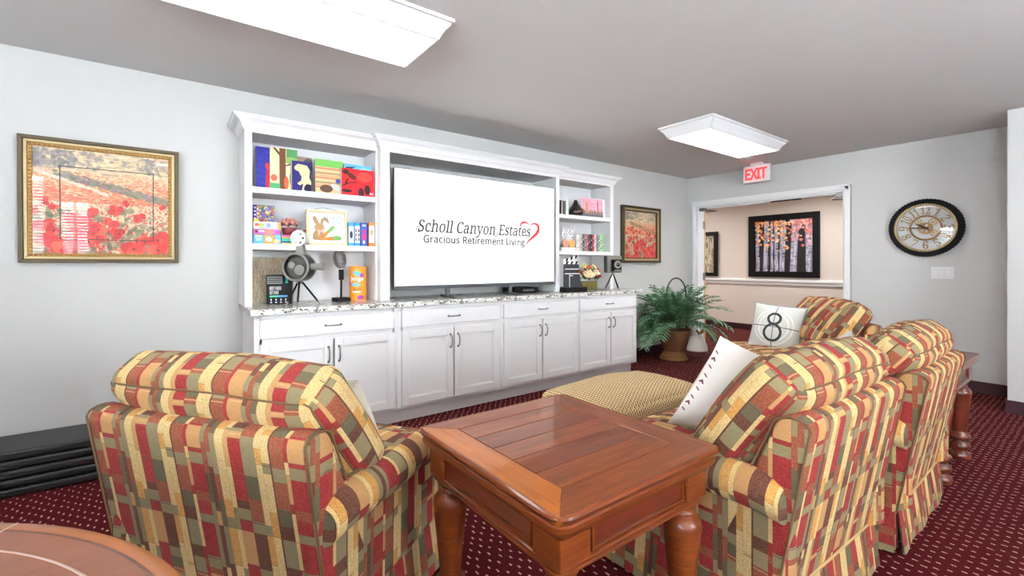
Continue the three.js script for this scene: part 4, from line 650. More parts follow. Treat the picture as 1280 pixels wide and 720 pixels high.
// light switches
{
  const o = thing('switch_plate', 'white three-gang rocker switch plate below the wall clock', 'light switch', [FAR - 0.001, 1.113, 2.735], -Math.PI / 2);
  mesh('plate', box(0.165, 0.116, 0.006, 0, 0, 0.003, 0.003), M.white, o);
  for (const x of [-0.046, 0, 0.046]) { const g = mesh('rocker_frame', box(0.036, 0.07, 0.004, x, 0, 0.007, 0.001), std(0xd2d2d0, 0.5), o); mesh('rocker', box(0.031, 0.064, 0.006, x, 0, 0.009, 0.002).rotateX(0.03), M.white, g); }
}

// ------------------------------------------------------------------ things on the shelves and the worktop
function printed(w, h, draw) { return phys(0xffffff, 0.55, { specularIntensity: 0.4, map: canvasTex(w, h, draw) }); }
// a standing book or flat box: cover shell, page block, printed front; local origin at the base centre, front +z
function book(name, label, cat, w, h, t, p, turn, lean, draw, spine, group) {
  const o = thing(name, label, cat, p, turn, group); o.rotation.set(lean, turn, 0, 'YXZ'); const c = std(spine, 0.5);
  mesh('pages', bb(-w / 2 + 0.004, w / 2 - 0.003, 0.003, h - 0.003, -t + 0.003, -0.003), M.paper, o);
  mesh('cover', [bb(-w / 2, w / 2, 0, h, -0.003, -0.0005), bb(-w / 2, w / 2, 0, h, -t, -t + 0.0025), bb(-w / 2 - 0.001, -w / 2 + 0.003, 0, h, -t, -0.0005)], c, o);
  mesh('cover_art', new THREE.PlaneGeometry(w, h).translate(0, h / 2, 0.0005), printed(256, 320, draw), o); return o;
}
// px extent at depth z -> x centre and width; rows -> height
function span(px0, px1, pyTop, z, shelf) { const a = at(px0, pyTop, 'z', z), b = at(px1, pyTop, 'z', z); return { x: (a.x + b.x) / 2, w: b.x - a.x, h: a.y - shelf }; }
const fill = (g, c) => { g.fillStyle = c; g.fillRect(0, 0, 400, 400); };
const blob = (g, c, x, y, a, b, rot = 0) => { g.fillStyle = c; g.beginPath(); g.ellipse(x, y, a, b, rot, 0, 7); g.fill(); };
const BK = 'picture books on the top shelf';
{
  let s = span(320, 345, 182, 0.21, SH1); book('picture_book', 'deep blue picture book with a red figure, at the end of the shelf', 'book', s.w, s.h, 0.03, [s.x, SH1, 0.21], 0, -0.03, (g) => { fill(g, '#33349a'); for (let k = 0; k < 30; k++) blob(g, 'rgba(90,90,200,.25)', (k * 67) % 256, (k * 91) % 320, 26, 14); blob(g, '#cf2a2c', 170, 230, 44, 110, 0.1); blob(g, '#e0463c', 150, 140, 34, 26); blob(g, '#1b1c3c', 190, 60, 30, 40); }, 0xb9b9c8, BK);
  s = span(338, 372, 183, 0.255, SH1); book('picture_book', 'cream picture book with a brown tree trunk and green leaves', 'book', s.w, s.h, 0.035, [s.x, SH1, 0.255], 0, -0.03, (g) => { fill(g, '#e9dfa8'); g.fillStyle = '#4f8a58'; g.fillRect(150, 0, 106, 70); blob(g, '#86a85a', 200, 90, 60, 30); g.fillStyle = '#6a4028'; g.fillRect(84, 0, 60, 320); g.beginPath(); g.moveTo(84, 60); g.lineTo(20, 0); g.lineTo(44, 0); g.lineTo(96, 40); g.fill(); g.strokeStyle = '#54331f'; g.lineWidth = 10; g.beginPath(); g.moveTo(140, 130); g.quadraticCurveTo(190, 120, 230, 96); g.stroke(); blob(g, '#d8604a', 34, 230, 30, 26); g.fillStyle = '#4d9a64'; g.fillRect(0, 270, 90, 50); blob(g, '#cc5a3c', 150, 260, 22, 50); blob(g, '#5f9a5a', 200, 230, 20, 60); }, 0xd6d6d8, BK);
  s = span(372, 389, 195, 0.19, SH1); book('picture_book', 'brown and grey picture book standing behind the navy one', 'book', s.w + 0.04, s.h, 0.03, [s.x - 0.01, SH1, 0.19], 0, -0.03, (g) => { fill(g, '#a08a7c'); blob(g, '#4c4850', 200, 70, 70, 60); blob(g, '#7a6a5e', 90, 80, 60, 40); }, 0xcfcfd2, BK);
  s = span(365, 389, 200, 0.302, SH1); book('picture_book', 'navy picture book with a pale leaping animal shape', 'book', s.w, s.h, 0.035, [s.x, SH1, 0.302], 0, -0.04, (g) => { fill(g, '#2b2466'); g.fillStyle = '#e6d69c'; g.beginPath(); for (const [x, y] of [[40, 60], [80, 30], [200, 40], [240, 90], [230, 170], [256, 210], [256, 250], [190, 240], [170, 320], [130, 320], [150, 240], [100, 260], [70, 240], [120, 210], [130, 170], [90, 110], [50, 100], [30, 80]]) g.lineTo(x, y); g.fill(); blob(g, '#17153c', 220, 290, 60, 50); }, 0xd2d2da, BK);
  s = span(395, 424, 198, 0.265, SH1); book('picture_book', 'picture book with a green band above brown stripes', 'book', s.w + 0.03, s.h, 0.04, [s.x + 0.012, SH1, 0.265], 0, -0.03, (g) => { fill(g, '#d8b48a'); g.fillStyle = '#72b556'; g.fillRect(0, 0, 256, 66); for (let k = 0; k < 9; k++) { g.fillStyle = ['#c8705a', '#e4c890', '#9a7a60', '#dca070'][k % 4]; g.fillRect(0, 76 + k * 22, 256, 12); } blob(g, '#5c463a', 100, 270, 60, 36); blob(g, '#c9c6c2', 190, 250, 50, 26, 0.5); blob(g, '#4450a0', 210, 190, 24, 22); }, 0xd9d9da, BK);
  s = span(430, 465, 204, 0.275, SH1); book('picture_book', 'sky blue picture book with a dark bird wing behind the red one', 'book', s.w, s.h, 0.02, [s.x, SH1, 0.275], 0, -0.03, (g) => { fill(g, '#63aed8'); blob(g, '#8cc6e4', 190, 60, 60, 40); g.fillStyle = '#20304a'; g.beginPath(); for (const [x, y] of [[20, 30], [110, 20], [60, 50], [130, 90], [50, 80], [10, 60]]) g.lineTo(x, y); g.fill(); }, 0x4a4a50, BK);
  s = span(427, 468, 209, 0.312, SH1); book('picture_book', 'bright red picture book with a bird on a dark branch', 'book', s.w, s.h, 0.022, [s.x, SH1, 0.312], 0, -0.04, (g) => { fill(g, '#d6262e'); blob(g, '#e4483f', 180, 90, 60, 60); blob(g, '#3b2020', 34, 44, 26, 30); blob(g, '#5a2a20', 80, 90, 26, 46, -0.6); g.strokeStyle = '#4a2622'; g.lineWidth = 14; g.beginPath(); g.moveTo(0, 220); g.lineTo(60, 170); g.lineTo(120, 160); g.moveTo(30, 190); g.lineTo(50, 120); g.stroke(); blob(g, '#43222a', 150, 280, 24, 60); blob(g, '#3a2028', 200, 240, 24, 60); blob(g, '#3a2028', 40, 270, 40, 20); g.fillStyle = '#f0dada'; g.font = 'bold 40px sans-serif'; g.fillText('N', 216, 300); }, 0xd8d8da, BK);
}
const GM = 'boxed games on the middle shelf';
function gameBox(label, w, h, d, p, turn, draw, color, group = GM, name = 'game_box', cat = 'game box') {
  const o = thing(name, label, cat, p, turn, group);
  mesh('box', box(w, h, d, 0, h / 2, 0, 0.002), std(color, 0.5), o); const f = mesh('front_print', new THREE.PlaneGeometry(w - 0.002, h - 0.002).translate(0, h / 2, d / 2 + 0.0008), printed(320, 160, draw), o);
  mesh('lid_edge', [box(w + 0.003, 0.002, d + 0.003, 0, h * 0.82, 0)], std(color, 0.4), o); return o;
}
{
  const y = SH2, zf = 0.25, s = span(316.5, 351, 293, zf, y), d = 0.2, zc = zf - d / 2;
  gameBox('pale blue boxed game with a pastry picture, lowest of the stack', s.w, 0.066, d, [s.x, y, zc], 0, (g) => { fill(g, '#6db4dc'); g.fillStyle = '#c79a5a'; g.fillRect(118, 0, 140, 160); blob(g, '#f0e6cc', 180, 80, 40, 40); blob(g, '#f0e68c', 270, 110, 36, 30); g.fillStyle = '#f2e27c'; g.fillRect(20, 10, 80, 30); g.fillStyle = '#e8f4fa'; g.fillRect(24, 60, 70, 12); g.fillRect(30, 90, 60, 10); }, 0x64a8d4);
  gameBox('pink and purple boxed game in the middle of the stack', s.w - 0.006, 0.035, d, [s.x - 0.004, y + 0.0675, zc], 0, (g) => { fill(g, '#d67ab8'); g.fillStyle = '#b98a6c'; g.fillRect(140, 20, 100, 130); g.fillStyle = '#f4e2f0'; g.fillRect(60, 30, 70, 50); blob(g, '#7c2c70', 40, 80, 20, 40); blob(g, '#c050c0', 290, 80, 24, 50); }, 0xc870b0);
  gameBox('white boxed game with small green and orange pictures, topmost of the stack', s.w, 0.05, d, [s.x, y + 0.104, zc], 0, (g) => { fill(g, '#efe9de'); blob(g, '#a8c070', 90, 70, 40, 40); blob(g, '#d06a5a', 40, 70, 26, 36); g.fillStyle = '#8ca8d8'; g.fillRect(150, 30, 50, 90); g.fillStyle = '#ea9a5c'; g.fillRect(284, 0, 36, 160); g.fillStyle = '#6e6e78'; g.fillRect(60, 130, 160, 12); }, 0xe8e0d4);
  const q = span(317, 343, 255, 0.2, y + 0.155); gameBox('busy multicoloured boxed game standing on the game stack', q.w, 0.118, 0.05, [q.x, y + 0.155, 0.17], -0.04, (g) => { fill(g, '#6a6a78'); const r = rngOf(2); for (let k = 0; k < 150; k++) { g.fillStyle = ['#d0542e', '#e4c43c', '#4a6ab0', '#3c2a6a', '#6aa24a', '#e8e2d0', '#9a5ab0'][k % 7]; g.fillRect(r() * 320, r() * 160, 10 + r() * 26, 8 + r() * 18); } g.fillStyle = '#41308a'; g.fillRect(0, 0, 50, 160); for (let k = 0; k < 4; k++) { g.fillStyle = '#d8d4f0'; g.fillRect(6, 18 + k * 34, 38, 16); } blob(g, '#e8d840', 40, 146, 44, 14); }, 0x50407c);
  const rb = span(351.5, 374, 292, zf, y); gameBox('small box striped in rainbow colours beside the game stack', rb.w, 0.07, 0.12, [rb.x + 0.003, y, zf - 0.06], 0, (g) => { ['#d85ab0', '#f08a3c', '#46b08a', '#3cb4a0', '#2f3c86', '#f2e04c'].forEach((c, i) => { g.fillStyle = c; g.fillRect(0, i * 27, 320, 28); }); }, 0xd0609c);
  const gb = span(374, 381, 276, 0.2, y); gameBox('narrow grey box between the rainbow box and the rabbit sign', gb.w, gb.h, 0.05, [gb.x, y, 0.1], 0, (g) => { fill(g, '#b4b6bc'); g.fillStyle = '#8a8c94'; g.fillRect(60, 40, 160, 12); g.fillRect(60, 70, 160, 12); }, 0xa8aab0, GM);
  const rd = span(380.5, 384, 285, 0.24, y); gameBox('thin dark red box beside the rabbit sign', rd.w, 0.11, 0.08, [rd.x, y, 0.2], 0, (g) => fill(g, '#9a2c34'), 0x8c2830, GM);
  // pink posy
  const o = thing('pink_posy', 'dome of dusty pink flowers in a dark red pot on the rainbow box', 'flower pot', [rb.x + 0.006, y + 0.0705, zf - 0.065]), r = rngOf(12);
  mesh('pot', lathe([[0, 0], [0.036, 0], [0.046, 0.03], [0.05, 0.052], [0.044, 0.054], [0, 0.05]], 20), std(0x7c3a38, 0.6), o);
  const pet = []; for (let k = 0; k < 16; k++) { const a = k * 2.399, e = Math.acos(1 - (k + 0.5) / 20); for (let q = 0; q < 3; q++) pet.push(new THREE.SphereGeometry(0.017 - q * 0.003, 7, 5).scale(1, 0.6, 1).translate(0.052 * Math.sin(e) * Math.cos(a) + (r() - 0.5) * 0.006, 0.062 + 0.048 * Math.cos(e) + q * 0.006, 0.052 * Math.sin(e) * Math.sin(a) + (r() - 0.5) * 0.006)); }
  mesh('blossoms', merge(pet), std(0xc98a80, 0.8), o);
}
{ // rabbit sign
  const s = span(383.5, 434, 259, 0.285, SH2), h = s.h - 0.012, w = s.w, o = thing('rabbit_sign', 'white wooden sign in a pale frame with a brown rabbit holding carrots', 'sign', [s.x, SH2, 0.285]); o.rotation.x = -0.05;
  mesh('sign_frame', [bb(-w / 2, -w / 2 + 0.018, 0, h, -0.02, 0.008, 0.002), bb(w / 2 - 0.018, w / 2, 0, h, -0.02, 0.008, 0.002), bb(-w / 2, w / 2, 0, 0.018, -0.02, 0.008, 0.002), bb(-w / 2, w / 2, h - 0.018, h, -0.02, 0.008, 0.002)], M.birch, o);
  for (let k = 0; k < 4; k++) { const u = (h - 0.036) / 4; mesh('plank', bb(-w / 2 + 0.018, w / 2 - 0.018, 0.018 + k * u + 0.0006, 0.018 + (k + 1) * u - 0.0006, -0.012, -0.002), std(0xece9e4, 0.7), o); }
  mesh('hanger_wire', tube([[-w * 0.35, h, -0.006], [-0.02, h + 0.018, -0.006], [w * 0.3, h, -0.006]], 0.0016, 16, 5), M.darkMetal, o);
  const flat = (name, pts, z, c) => { const q = new THREE.Shape(); q.moveTo(...pts[0]); q.splineThru(pts.slice(1).concat([pts[0]]).map(([x, y]) => new THREE.Vector2(x, y))); mesh(name, boxUV(extrude(q, 0.004, 0.001, 1, 10).scale(w, h, 1).translate(-w / 2, 0, z)), std(c, 0.7), o); };
  flat('rabbit_body', [[0.16, 0.16], [0.42, 0.15], [0.44, 0.3], [0.36, 0.44], [0.24, 0.44], [0.16, 0.32]], -0.002, 0xa98458);
  flat('rabbit_head', [[0.22, 0.42], [0.40, 0.42], [0.42, 0.54], [0.34, 0.62], [0.24, 0.6], [0.19, 0.5]], -0.001, 0xb08c60);
  flat('rabbit_ear', [[0.24, 0.58], [0.30, 0.58], [0.26, 0.72], [0.20, 0.82], [0.15, 0.78], [0.17, 0.68]], -0.001, 0xa8825a); flat('rabbit_ear', [[0.33, 0.58], [0.38, 0.58], [0.42, 0.7], [0.50, 0.66], [0.54, 0.62], [0.52, 0.74], [0.44, 0.8], [0.36, 0.74]], -0.001, 0xa8825a);
  flat('bow', [[0.22, 0.46], [0.32, 0.42], [0.44, 0.48], [0.40, 0.38], [0.44, 0.28], [0.34, 0.38], [0.28, 0.24], [0.26, 0.38]], 0.002, 0xe6b49c);
  flat('carrot', [[0.34, 0.17], [0.44, 0.24], [0.54, 0.38], [0.50, 0.42], [0.42, 0.32]], 0.001, 0xe2802e); flat('carrot', [[0.32, 0.16], [0.60, 0.15], [0.66, 0.19], [0.62, 0.25], [0.44, 0.21]], 0.002, 0xe2802e);
  flat('carrot_top', [[0.50, 0.40], [0.54, 0.36], [0.66, 0.48], [0.66, 0.56], [0.58, 0.52]], 0.001, 0x74b05c); flat('carrot_top', [[0.63, 0.17], [0.80, 0.16], [0.86, 0.22], [0.74, 0.28], [0.63, 0.24]], 0.002, 0x74b05c);
  const tx = mesh('lettering', [words('Happy', 0.03, 0.002, serif).translate(w * 0.16, h * 0.80, -0.002), words('EASTER', 0.016, 0.002).translate(w * 0.2, h * 0.66, -0.002)], std(0xa9bcc6, 0.6), o, 'pale blue wording');
}
{ // slim cases at the end of the middle shelf
  const G = 'slim cases at the end of the middle shelf', list = [[435.5, 443, '#54a8dc', 'blue and white slim case next to the rabbit sign', (g) => { fill(g, '#e9eef0'); g.fillStyle = '#4aa2dc'; g.fillRect(0, 0, 320, 24); g.fillRect(0, 140, 320, 20); blob(g, '#3a3a3a', 160, 84, 90, 26); }], [443.5, 450.5, '#4aa2dc', 'blue and white slim case with small photos', (g) => { fill(g, '#e4e8e6'); g.fillStyle = '#3f9ad8'; g.fillRect(0, 0, 320, 22); g.fillRect(0, 140, 320, 20); for (let k = 0; k < 9; k++) { g.fillStyle = ['#6a5a4a', '#c8b8a0', '#3c4038'][k % 3]; g.fillRect(30 + (k % 3) * 90, 44 + Math.floor(k / 3) * 30, 70, 22); } }], [451, 459.5, '#3c58b4', 'blue slim case with a pink picture', (g) => { fill(g, '#4660bc'); blob(g, '#e23c7c', 150, 96, 110, 26); blob(g, '#d8346c', 150, 58, 80, 12); g.fillStyle = '#c8d4f4'; g.fillRect(60, 12, 200, 14); blob(g, '#f0eef4', 150, 134, 60, 12); }], [461, 468.5, '#e8823c', 'white slim case with orange ends at the bookcase side', (g) => { fill(g, '#eceae2'); g.fillStyle = '#e6803a'; g.fillRect(0, 0, 320, 20); g.fillRect(0, 138, 320, 22); blob(g, '#b8ac88', 150, 66, 90, 20); }]];
  for (const [a, b, c, label, d] of list) { const s = span(a, b, 278, 0.3, SH2); gameBox(label, s.w - 0.003, s.h, 0.12, [s.x - 0.001, SH2, 0.24], 0, d, c, G, 'slim_case', 'case'); }
}
const W0 = CT;
{ // worktop, projector end
  const r = rngOf(61);
  const s = span(316.5, 372, 318, 0.1, W0), o = gameBox('large beige box printed with tangled twigs behind the black box', 0.29, s.h - 0.02, 0.05, [0.585, W0, 0.06], 0, (g) => { fill(g, '#b9b8a2'); const q = rngOf(4); for (let k = 0; k < 700; k++) { g.strokeStyle = ['rgba(196,160,130,.7)', 'rgba(150,120,96,.6)', 'rgba(214,196,170,.7)'][k % 3]; g.lineWidth = 1 + q() * 3; const x = q() * 320, y = 20 + q() * 140; g.beginPath(); g.moveTo(x, y); g.quadraticCurveTo(x + (q() - 0.5) * 50, y - 10, x + (q() - 0.5) * 60, y - 20 - q() * 20); g.stroke(); } }, 0xb4b29c, undefined, 'twig_box', 'box');
  const a = at(332, 380, 'y', W0), b = gameBox('black chess set box with white lettering and a teal knight', 0.16, 0.205, 0.13, [0.62, W0, 0.165], -0.12, (g) => { fill(g, '#161618'); g.fillStyle = '#8c8c8c'; g.fillRect(0, 8, 190, 40); g.fillStyle = '#3a3a3c'; for (let k = 0; k < 3; k++) g.fillRect(10, 14 + k * 11, 170, 6); g.fillStyle = '#3cb8b0'; g.beginPath(); for (const [x, y] of [[226, 46], [270, 46], [262, 36], [270, 18], [250, 6], [228, 20], [240, 26]]) g.lineTo(x, y); g.fill(); g.fillStyle = '#f4f4f4'; g.font = 'bold 27px sans-serif'; g.fillText('BEST CHESS', 30, 82, 240); g.fillText('SET EVER', 30, 106, 200); g.fillStyle = '#4cc08a'; g.fillRect(30, 112, 110, 10); g.fillStyle = '#5a9ad8'; g.fillRect(140, 112, 120, 10); for (let k = 0; k < 4; k++) { blob(g, '#f0f0f0', 50 + k * 62, 136, 7, 7); g.fillRect(38 + k * 62, 148, 24, 5); } }, 0x18181a, undefined, 'chess_box', 'box');
  const sidePrint = mesh('side_print', new THREE.PlaneGeometry(0.128, 0.203).rotateY(-Math.PI / 2).translate(-0.0808, 0.1025, 0), printed(160, 224, (g) => { fill(g, '#1a1a1c'); g.fillStyle = '#77777a'; g.fillRect(0, 10, 160, 60); g.fillStyle = '#38383a'; for (let k = 0; k < 3; k++) g.fillRect(12, 18 + k * 17, 130, 8); blob(g, '#e4e4e6', 60, 110, 9, 9); g.fillStyle = '#9a9aa0'; g.fillRect(50, 150, 26, 60); g.fillRect(82, 140, 26, 64); }), b);
}
{ // film projector ornament on a tripod
  const bx = 0.72, bz = 0.33, o = thing('film_projector', 'silver film projector ornament with a reel on a black tripod', 'ornament', [bx, W0, bz], -0.75); o.scale.setScalar(1.12);
  const drum = new THREE.CylinderGeometry(0.082, 0.082, 0.09, 36, 1, true).rotateX(Math.PI / 2).translate(0, 0.232, 0);
  mesh('drum', [drum, new THREE.CircleGeometry(0.081, 36).rotateY(Math.PI).translate(0, 0.232, -0.044)], std(0x3e3d3c, 0.4, { metalness: 0.6, side: THREE.DoubleSide }), o);
  mesh('drum_rim', [new THREE.TorusGeometry(0.082, 0.007, 10, 40).translate(0, 0.232, 0.045), new THREE.TorusGeometry(0.082, 0.006, 8, 40).translate(0, 0.232, -0.045)], M.pewter, o);
  mesh('drum_face', new THREE.CircleGeometry(0.08, 36).translate(0, 0.232, 0.012), M.steel, o);
  mesh('hub_plate', new THREE.CylinderGeometry(0.032, 0.032, 0.012, 24).rotateX(Math.PI / 2).translate(0.018, 0.215, 0.03), M.pewter, o); mesh('dial', new THREE.CylinderGeometry(0.022, 0.022, 0.01, 20).rotateX(Math.PI / 2).translate(-0.035, 0.245, 0.026), M.pewter, o);
  mesh('lens_barrel', [new THREE.CylinderGeometry(0.02, 0.022, 0.07, 20).rotateZ(Math.PI / 2).translate(0.112, 0.236, 0), new THREE.CylinderGeometry(0.026, 0.026, 0.016, 20).rotateZ(Math.PI / 2).translate(0.15, 0.238, 0)], M.pewter, o);
  mesh('reel_arm', [boxUV(extrude([[-0.03, 0.31], [0.028, 0.31], [0.018, 0.4], [-0.016, 0.4]], 0.03, 0.003).translate(0.005, 0, -0.02))], M.pewter, o);
  const rs = new THREE.Shape(); rs.absarc(0, 0, 0.05, 0, Math.PI * 2); for (let k = 0; k < 6; k++) { const h = new THREE.Path(); h.absarc(Math.cos(k * 1.047) * 0.032, Math.sin(k * 1.047) * 0.032, 0.0075, 0, Math.PI * 2, true); rs.holes.push(h); }
  mesh('reel', [boxUV(extrude(rs, 0.004, 0, 1, 20).translate(0.002, 0.412, 0.018)), boxUV(extrude(rs, 0.004, 0, 1, 20).translate(0.002, 0.412, -0.006))], std(0xdcdcdc, 0.35, { metalness: 0.3 }), o); mesh('film_roll', new THREE.CylinderGeometry(0.03, 0.03, 0.02, 20).rotateX(Math.PI / 2).translate(0.002, 0.412, 0.008), M.blackMatte, o);
  mesh('tripod_head', new THREE.CylinderGeometry(0.014, 0.018, 0.03, 16).translate(0, 0.142, 0), M.pewter, o);
  for (const [x, z] of [[-0.055, 0.05], [0.046, 0.1], [0.1, -0.064]]) { const l = mesh('leg', bar([x * 0.12, 0.14, z * 0.12], [x * 0.9, 0.014, z * 0.9], 0.006, 0.006), M.black, o); mesh('foot', bar([x * 0.86, 0.02, z * 0.86], [x, 0.001, z], 0.0065, 0.004), M.pewter, l); }
}
{ // microphone
  const p = at(424, 376, 'y', W0), o = thing('microphone', 'vintage silver microphone on a black stand', 'ornament', [p.x, W0, 0.24], 0.1); o.scale.setScalar(1.3);
  mesh('base', box(0.085, 0.022, 0.075, 0, 0.011, 0, 0.004), M.black, o); mesh('pole', bar([0, 0.02, 0], [0, 0.125, 0], 0.006), M.black, o); mesh('grip', new THREE.CylinderGeometry(0.014, 0.014, 0.06, 16).translate(0, 0.155, 0), M.black, o);
  mesh('joint', bar([0, 0.18, 0], [0, 0.2, 0], 0.006), M.chrome, o);
  const hd = new THREE.Group(); hd.name = 'head'; hd.position.set(0, 0.195, 0); hd.rotation.set(-0.05, 0, 0.14); o.add(hd);
  mesh('capsule', new THREE.SphereGeometry(0.034, 20, 14).scale(1, 1.5, 0.8).translate(0, 0.05, 0), M.steel, hd); const ribs = []; for (let k = 0; k < 9; k++) { const y = 0.01 + k * 0.0105, q = Math.sqrt(Math.max(0.1, 1 - ((y - 0.05) / 0.056) ** 2)); ribs.push(new THREE.TorusGeometry(0.035 * q, 0.0026, 6, 26).rotateX(Math.PI / 2).scale(1, 1, 0.82).translate(0, y, 0)); }
  mesh('grille', merge(ribs), M.chrome, hd); mesh('band', [new THREE.TorusGeometry(0.053, 0.004, 8, 30).scale(0.68, 1, 1).translate(0, 0.05, 0)], M.nickel, hd);
}
{ // orange tube
  const p = at(452.5, 374, 'y', W0), s = span(442, 463, 331, 0.18, W0), R = 0.064, hh = 0.262, o = thing('orange_tube', 'orange cardboard game tube with white lettering and purple splashes', 'canister', [1.17, W0, 0.2]);
  const t = canvasTex(512, 340, (g) => { g.fillStyle = '#ee9224'; g.fillRect(0, 0, 512, 340); for (let k = 0; k < 4; k++) { const x = k * 256 - 64; blob(g, '#5fb8dc', x + 60, 70, 46, 22, 0.4); blob(g, '#a2409c', x + 110, 90, 22, 26); blob(g, '#5fb8dc', x + 50, 180, 40, 18); blob(g, '#a2409c', x - 30, 170, 20, 26); blob(g, '#a2409c', x + 96, 310, 34, 24); g.fillStyle = '#ffffff'; g.font = 'bold 58px sans-serif'; g.fillText('Jenga', x - 4, 140, 128); g.fillStyle = '#3a3050'; g.font = 'bold 26px sans-serif'; g.fillText('GAME', x + 26, 236); g.fillStyle = '#f6efe0'; g.fillRect(x + 14, 246, 80, 14); } });
  mesh('tube', new THREE.CylinderGeometry(R, R, hh, 40, 1, true).rotateY(2.75).translate(0, hh / 2, 0), std(0xffffff, 0.4, { map: t }), o); mesh('lid', [new THREE.CylinderGeometry(R + 0.0015, R + 0.0015, 0.012, 40).translate(0, hh - 0.004, 0)], std(0xe8882a, 0.4), o); mesh('bottom_rim', new THREE.CylinderGeometry(R + 0.001, R + 0.001, 0.006, 40).translate(0, 0.003, 0), std(0xe8882a, 0.4), o);
}
{ // top shelf of the camera bookcase
  let s = span(701, 703.2, 246, 0.24, SH1); book('thin_book', 'thin dark red book at the shelf end beside the green one', 'book', 0.14, 0.16, 0.022, [s.x + 0.005, SH1, 0.16], -Math.PI / 2, 0, (g) => fill(g, '#5a1420'), 0x4a1018);
  s = span(703.5, 709, 246, 0.24, SH1); book('thin_book', 'pale green book leaning beside the dark red one', 'book', 0.14, 0.16, 0.045, [s.x + 0.02, SH1, 0.16], -Math.PI / 2, 0, (g) => fill(g, '#a8c4b0'), 0x98b8a4);
  const v = at(719.5, 268, 'z', 0.19), o = thing('teardrop_vase', 'dark brown teardrop vase with a twisted neck', 'vase', [v.x, SH1, 0.19]);
  mesh('body', lathe([[0, 0], [0.06, 0], [0.085, 0.02], [0.092, 0.05], [0.08, 0.085], [0.05, 0.12], [0.03, 0.15], [0.02, 0.175], [0.016, 0.185], [0.01, 0.18]], 36), phys(0x2c140c, 0.12, { clearcoat: 1, clearcoatRoughness: 0.05 }), o);
  mesh('swirl', tube([[-0.08, 0.06, 0.045], [-0.03, 0.05, 0.086], [0.03, 0.07, 0.083], [0.06, 0.09, 0.05]], 0.004, 24, 6), phys(0x7a3a20, 0.2), o);
  const q = span(727.5, 757, 246, 0.255, SH1), w = q.w, h = q.h, f = thing('skyline_picture', 'white-edged picture of a city skyline under a pink sky', 'picture', [q.x, SH1, 0.252]); f.rotation.x = -0.05;
  mesh('block', box(w, h, 0.03, 0, h / 2, -0.012, 0.002), M.whiteMatte, f);
  mesh('print', new THREE.PlaneGeometry(w - 0.05, h - 0.016).translate(-0.018, h / 2, 0.004), printed(320, 200, (g) => { fill(g, '#e39ab2'); const r = rngOf(9); for (let k = 0; k < 60; k++) blob(g, 'rgba(240,180,196,.35)', r() * 320, r() * 120, 40, 8); g.fillStyle = '#7a6a64'; for (let k = 0; k < 26; k++) { const x = k * 13; g.fillStyle = ['#8a7668', '#a89070', '#6a625e'][k % 3]; g.fillRect(x, 120 + ((k * 37) % 30), 12, 60); } g.fillStyle = '#c09a62'; g.fillRect(52, 70, 34, 90); g.beginPath(); g.moveTo(48, 74); g.lineTo(69, 30); g.lineTo(90, 74); g.fill(); g.fillStyle = '#8a6650'; g.fillRect(232, 40, 16, 120); g.beginPath(); g.moveTo(228, 44); g.lineTo(240, 8); g.lineTo(252, 44); g.fill(); g.fillStyle = '#6c6a72'; g.fillRect(0, 172, 320, 28); }), f);
  const g0 = at(714, 262, 'z', 0.06); const gb = thing('white_photo_block', 'plain white picture block standing behind the teardrop vase', 'picture', [Math.min(g0.x, 3.5), SH1, 0.06]); mesh('block', box(0.15, 0.16, 0.02, 0, 0.08, 0, 0.003), M.whiteMatte, gb); mesh('print', new THREE.PlaneGeometry(0.13, 0.14).translate(0, 0.08, 0.0105), std(0xc9ccce, 0.5), gb);
}
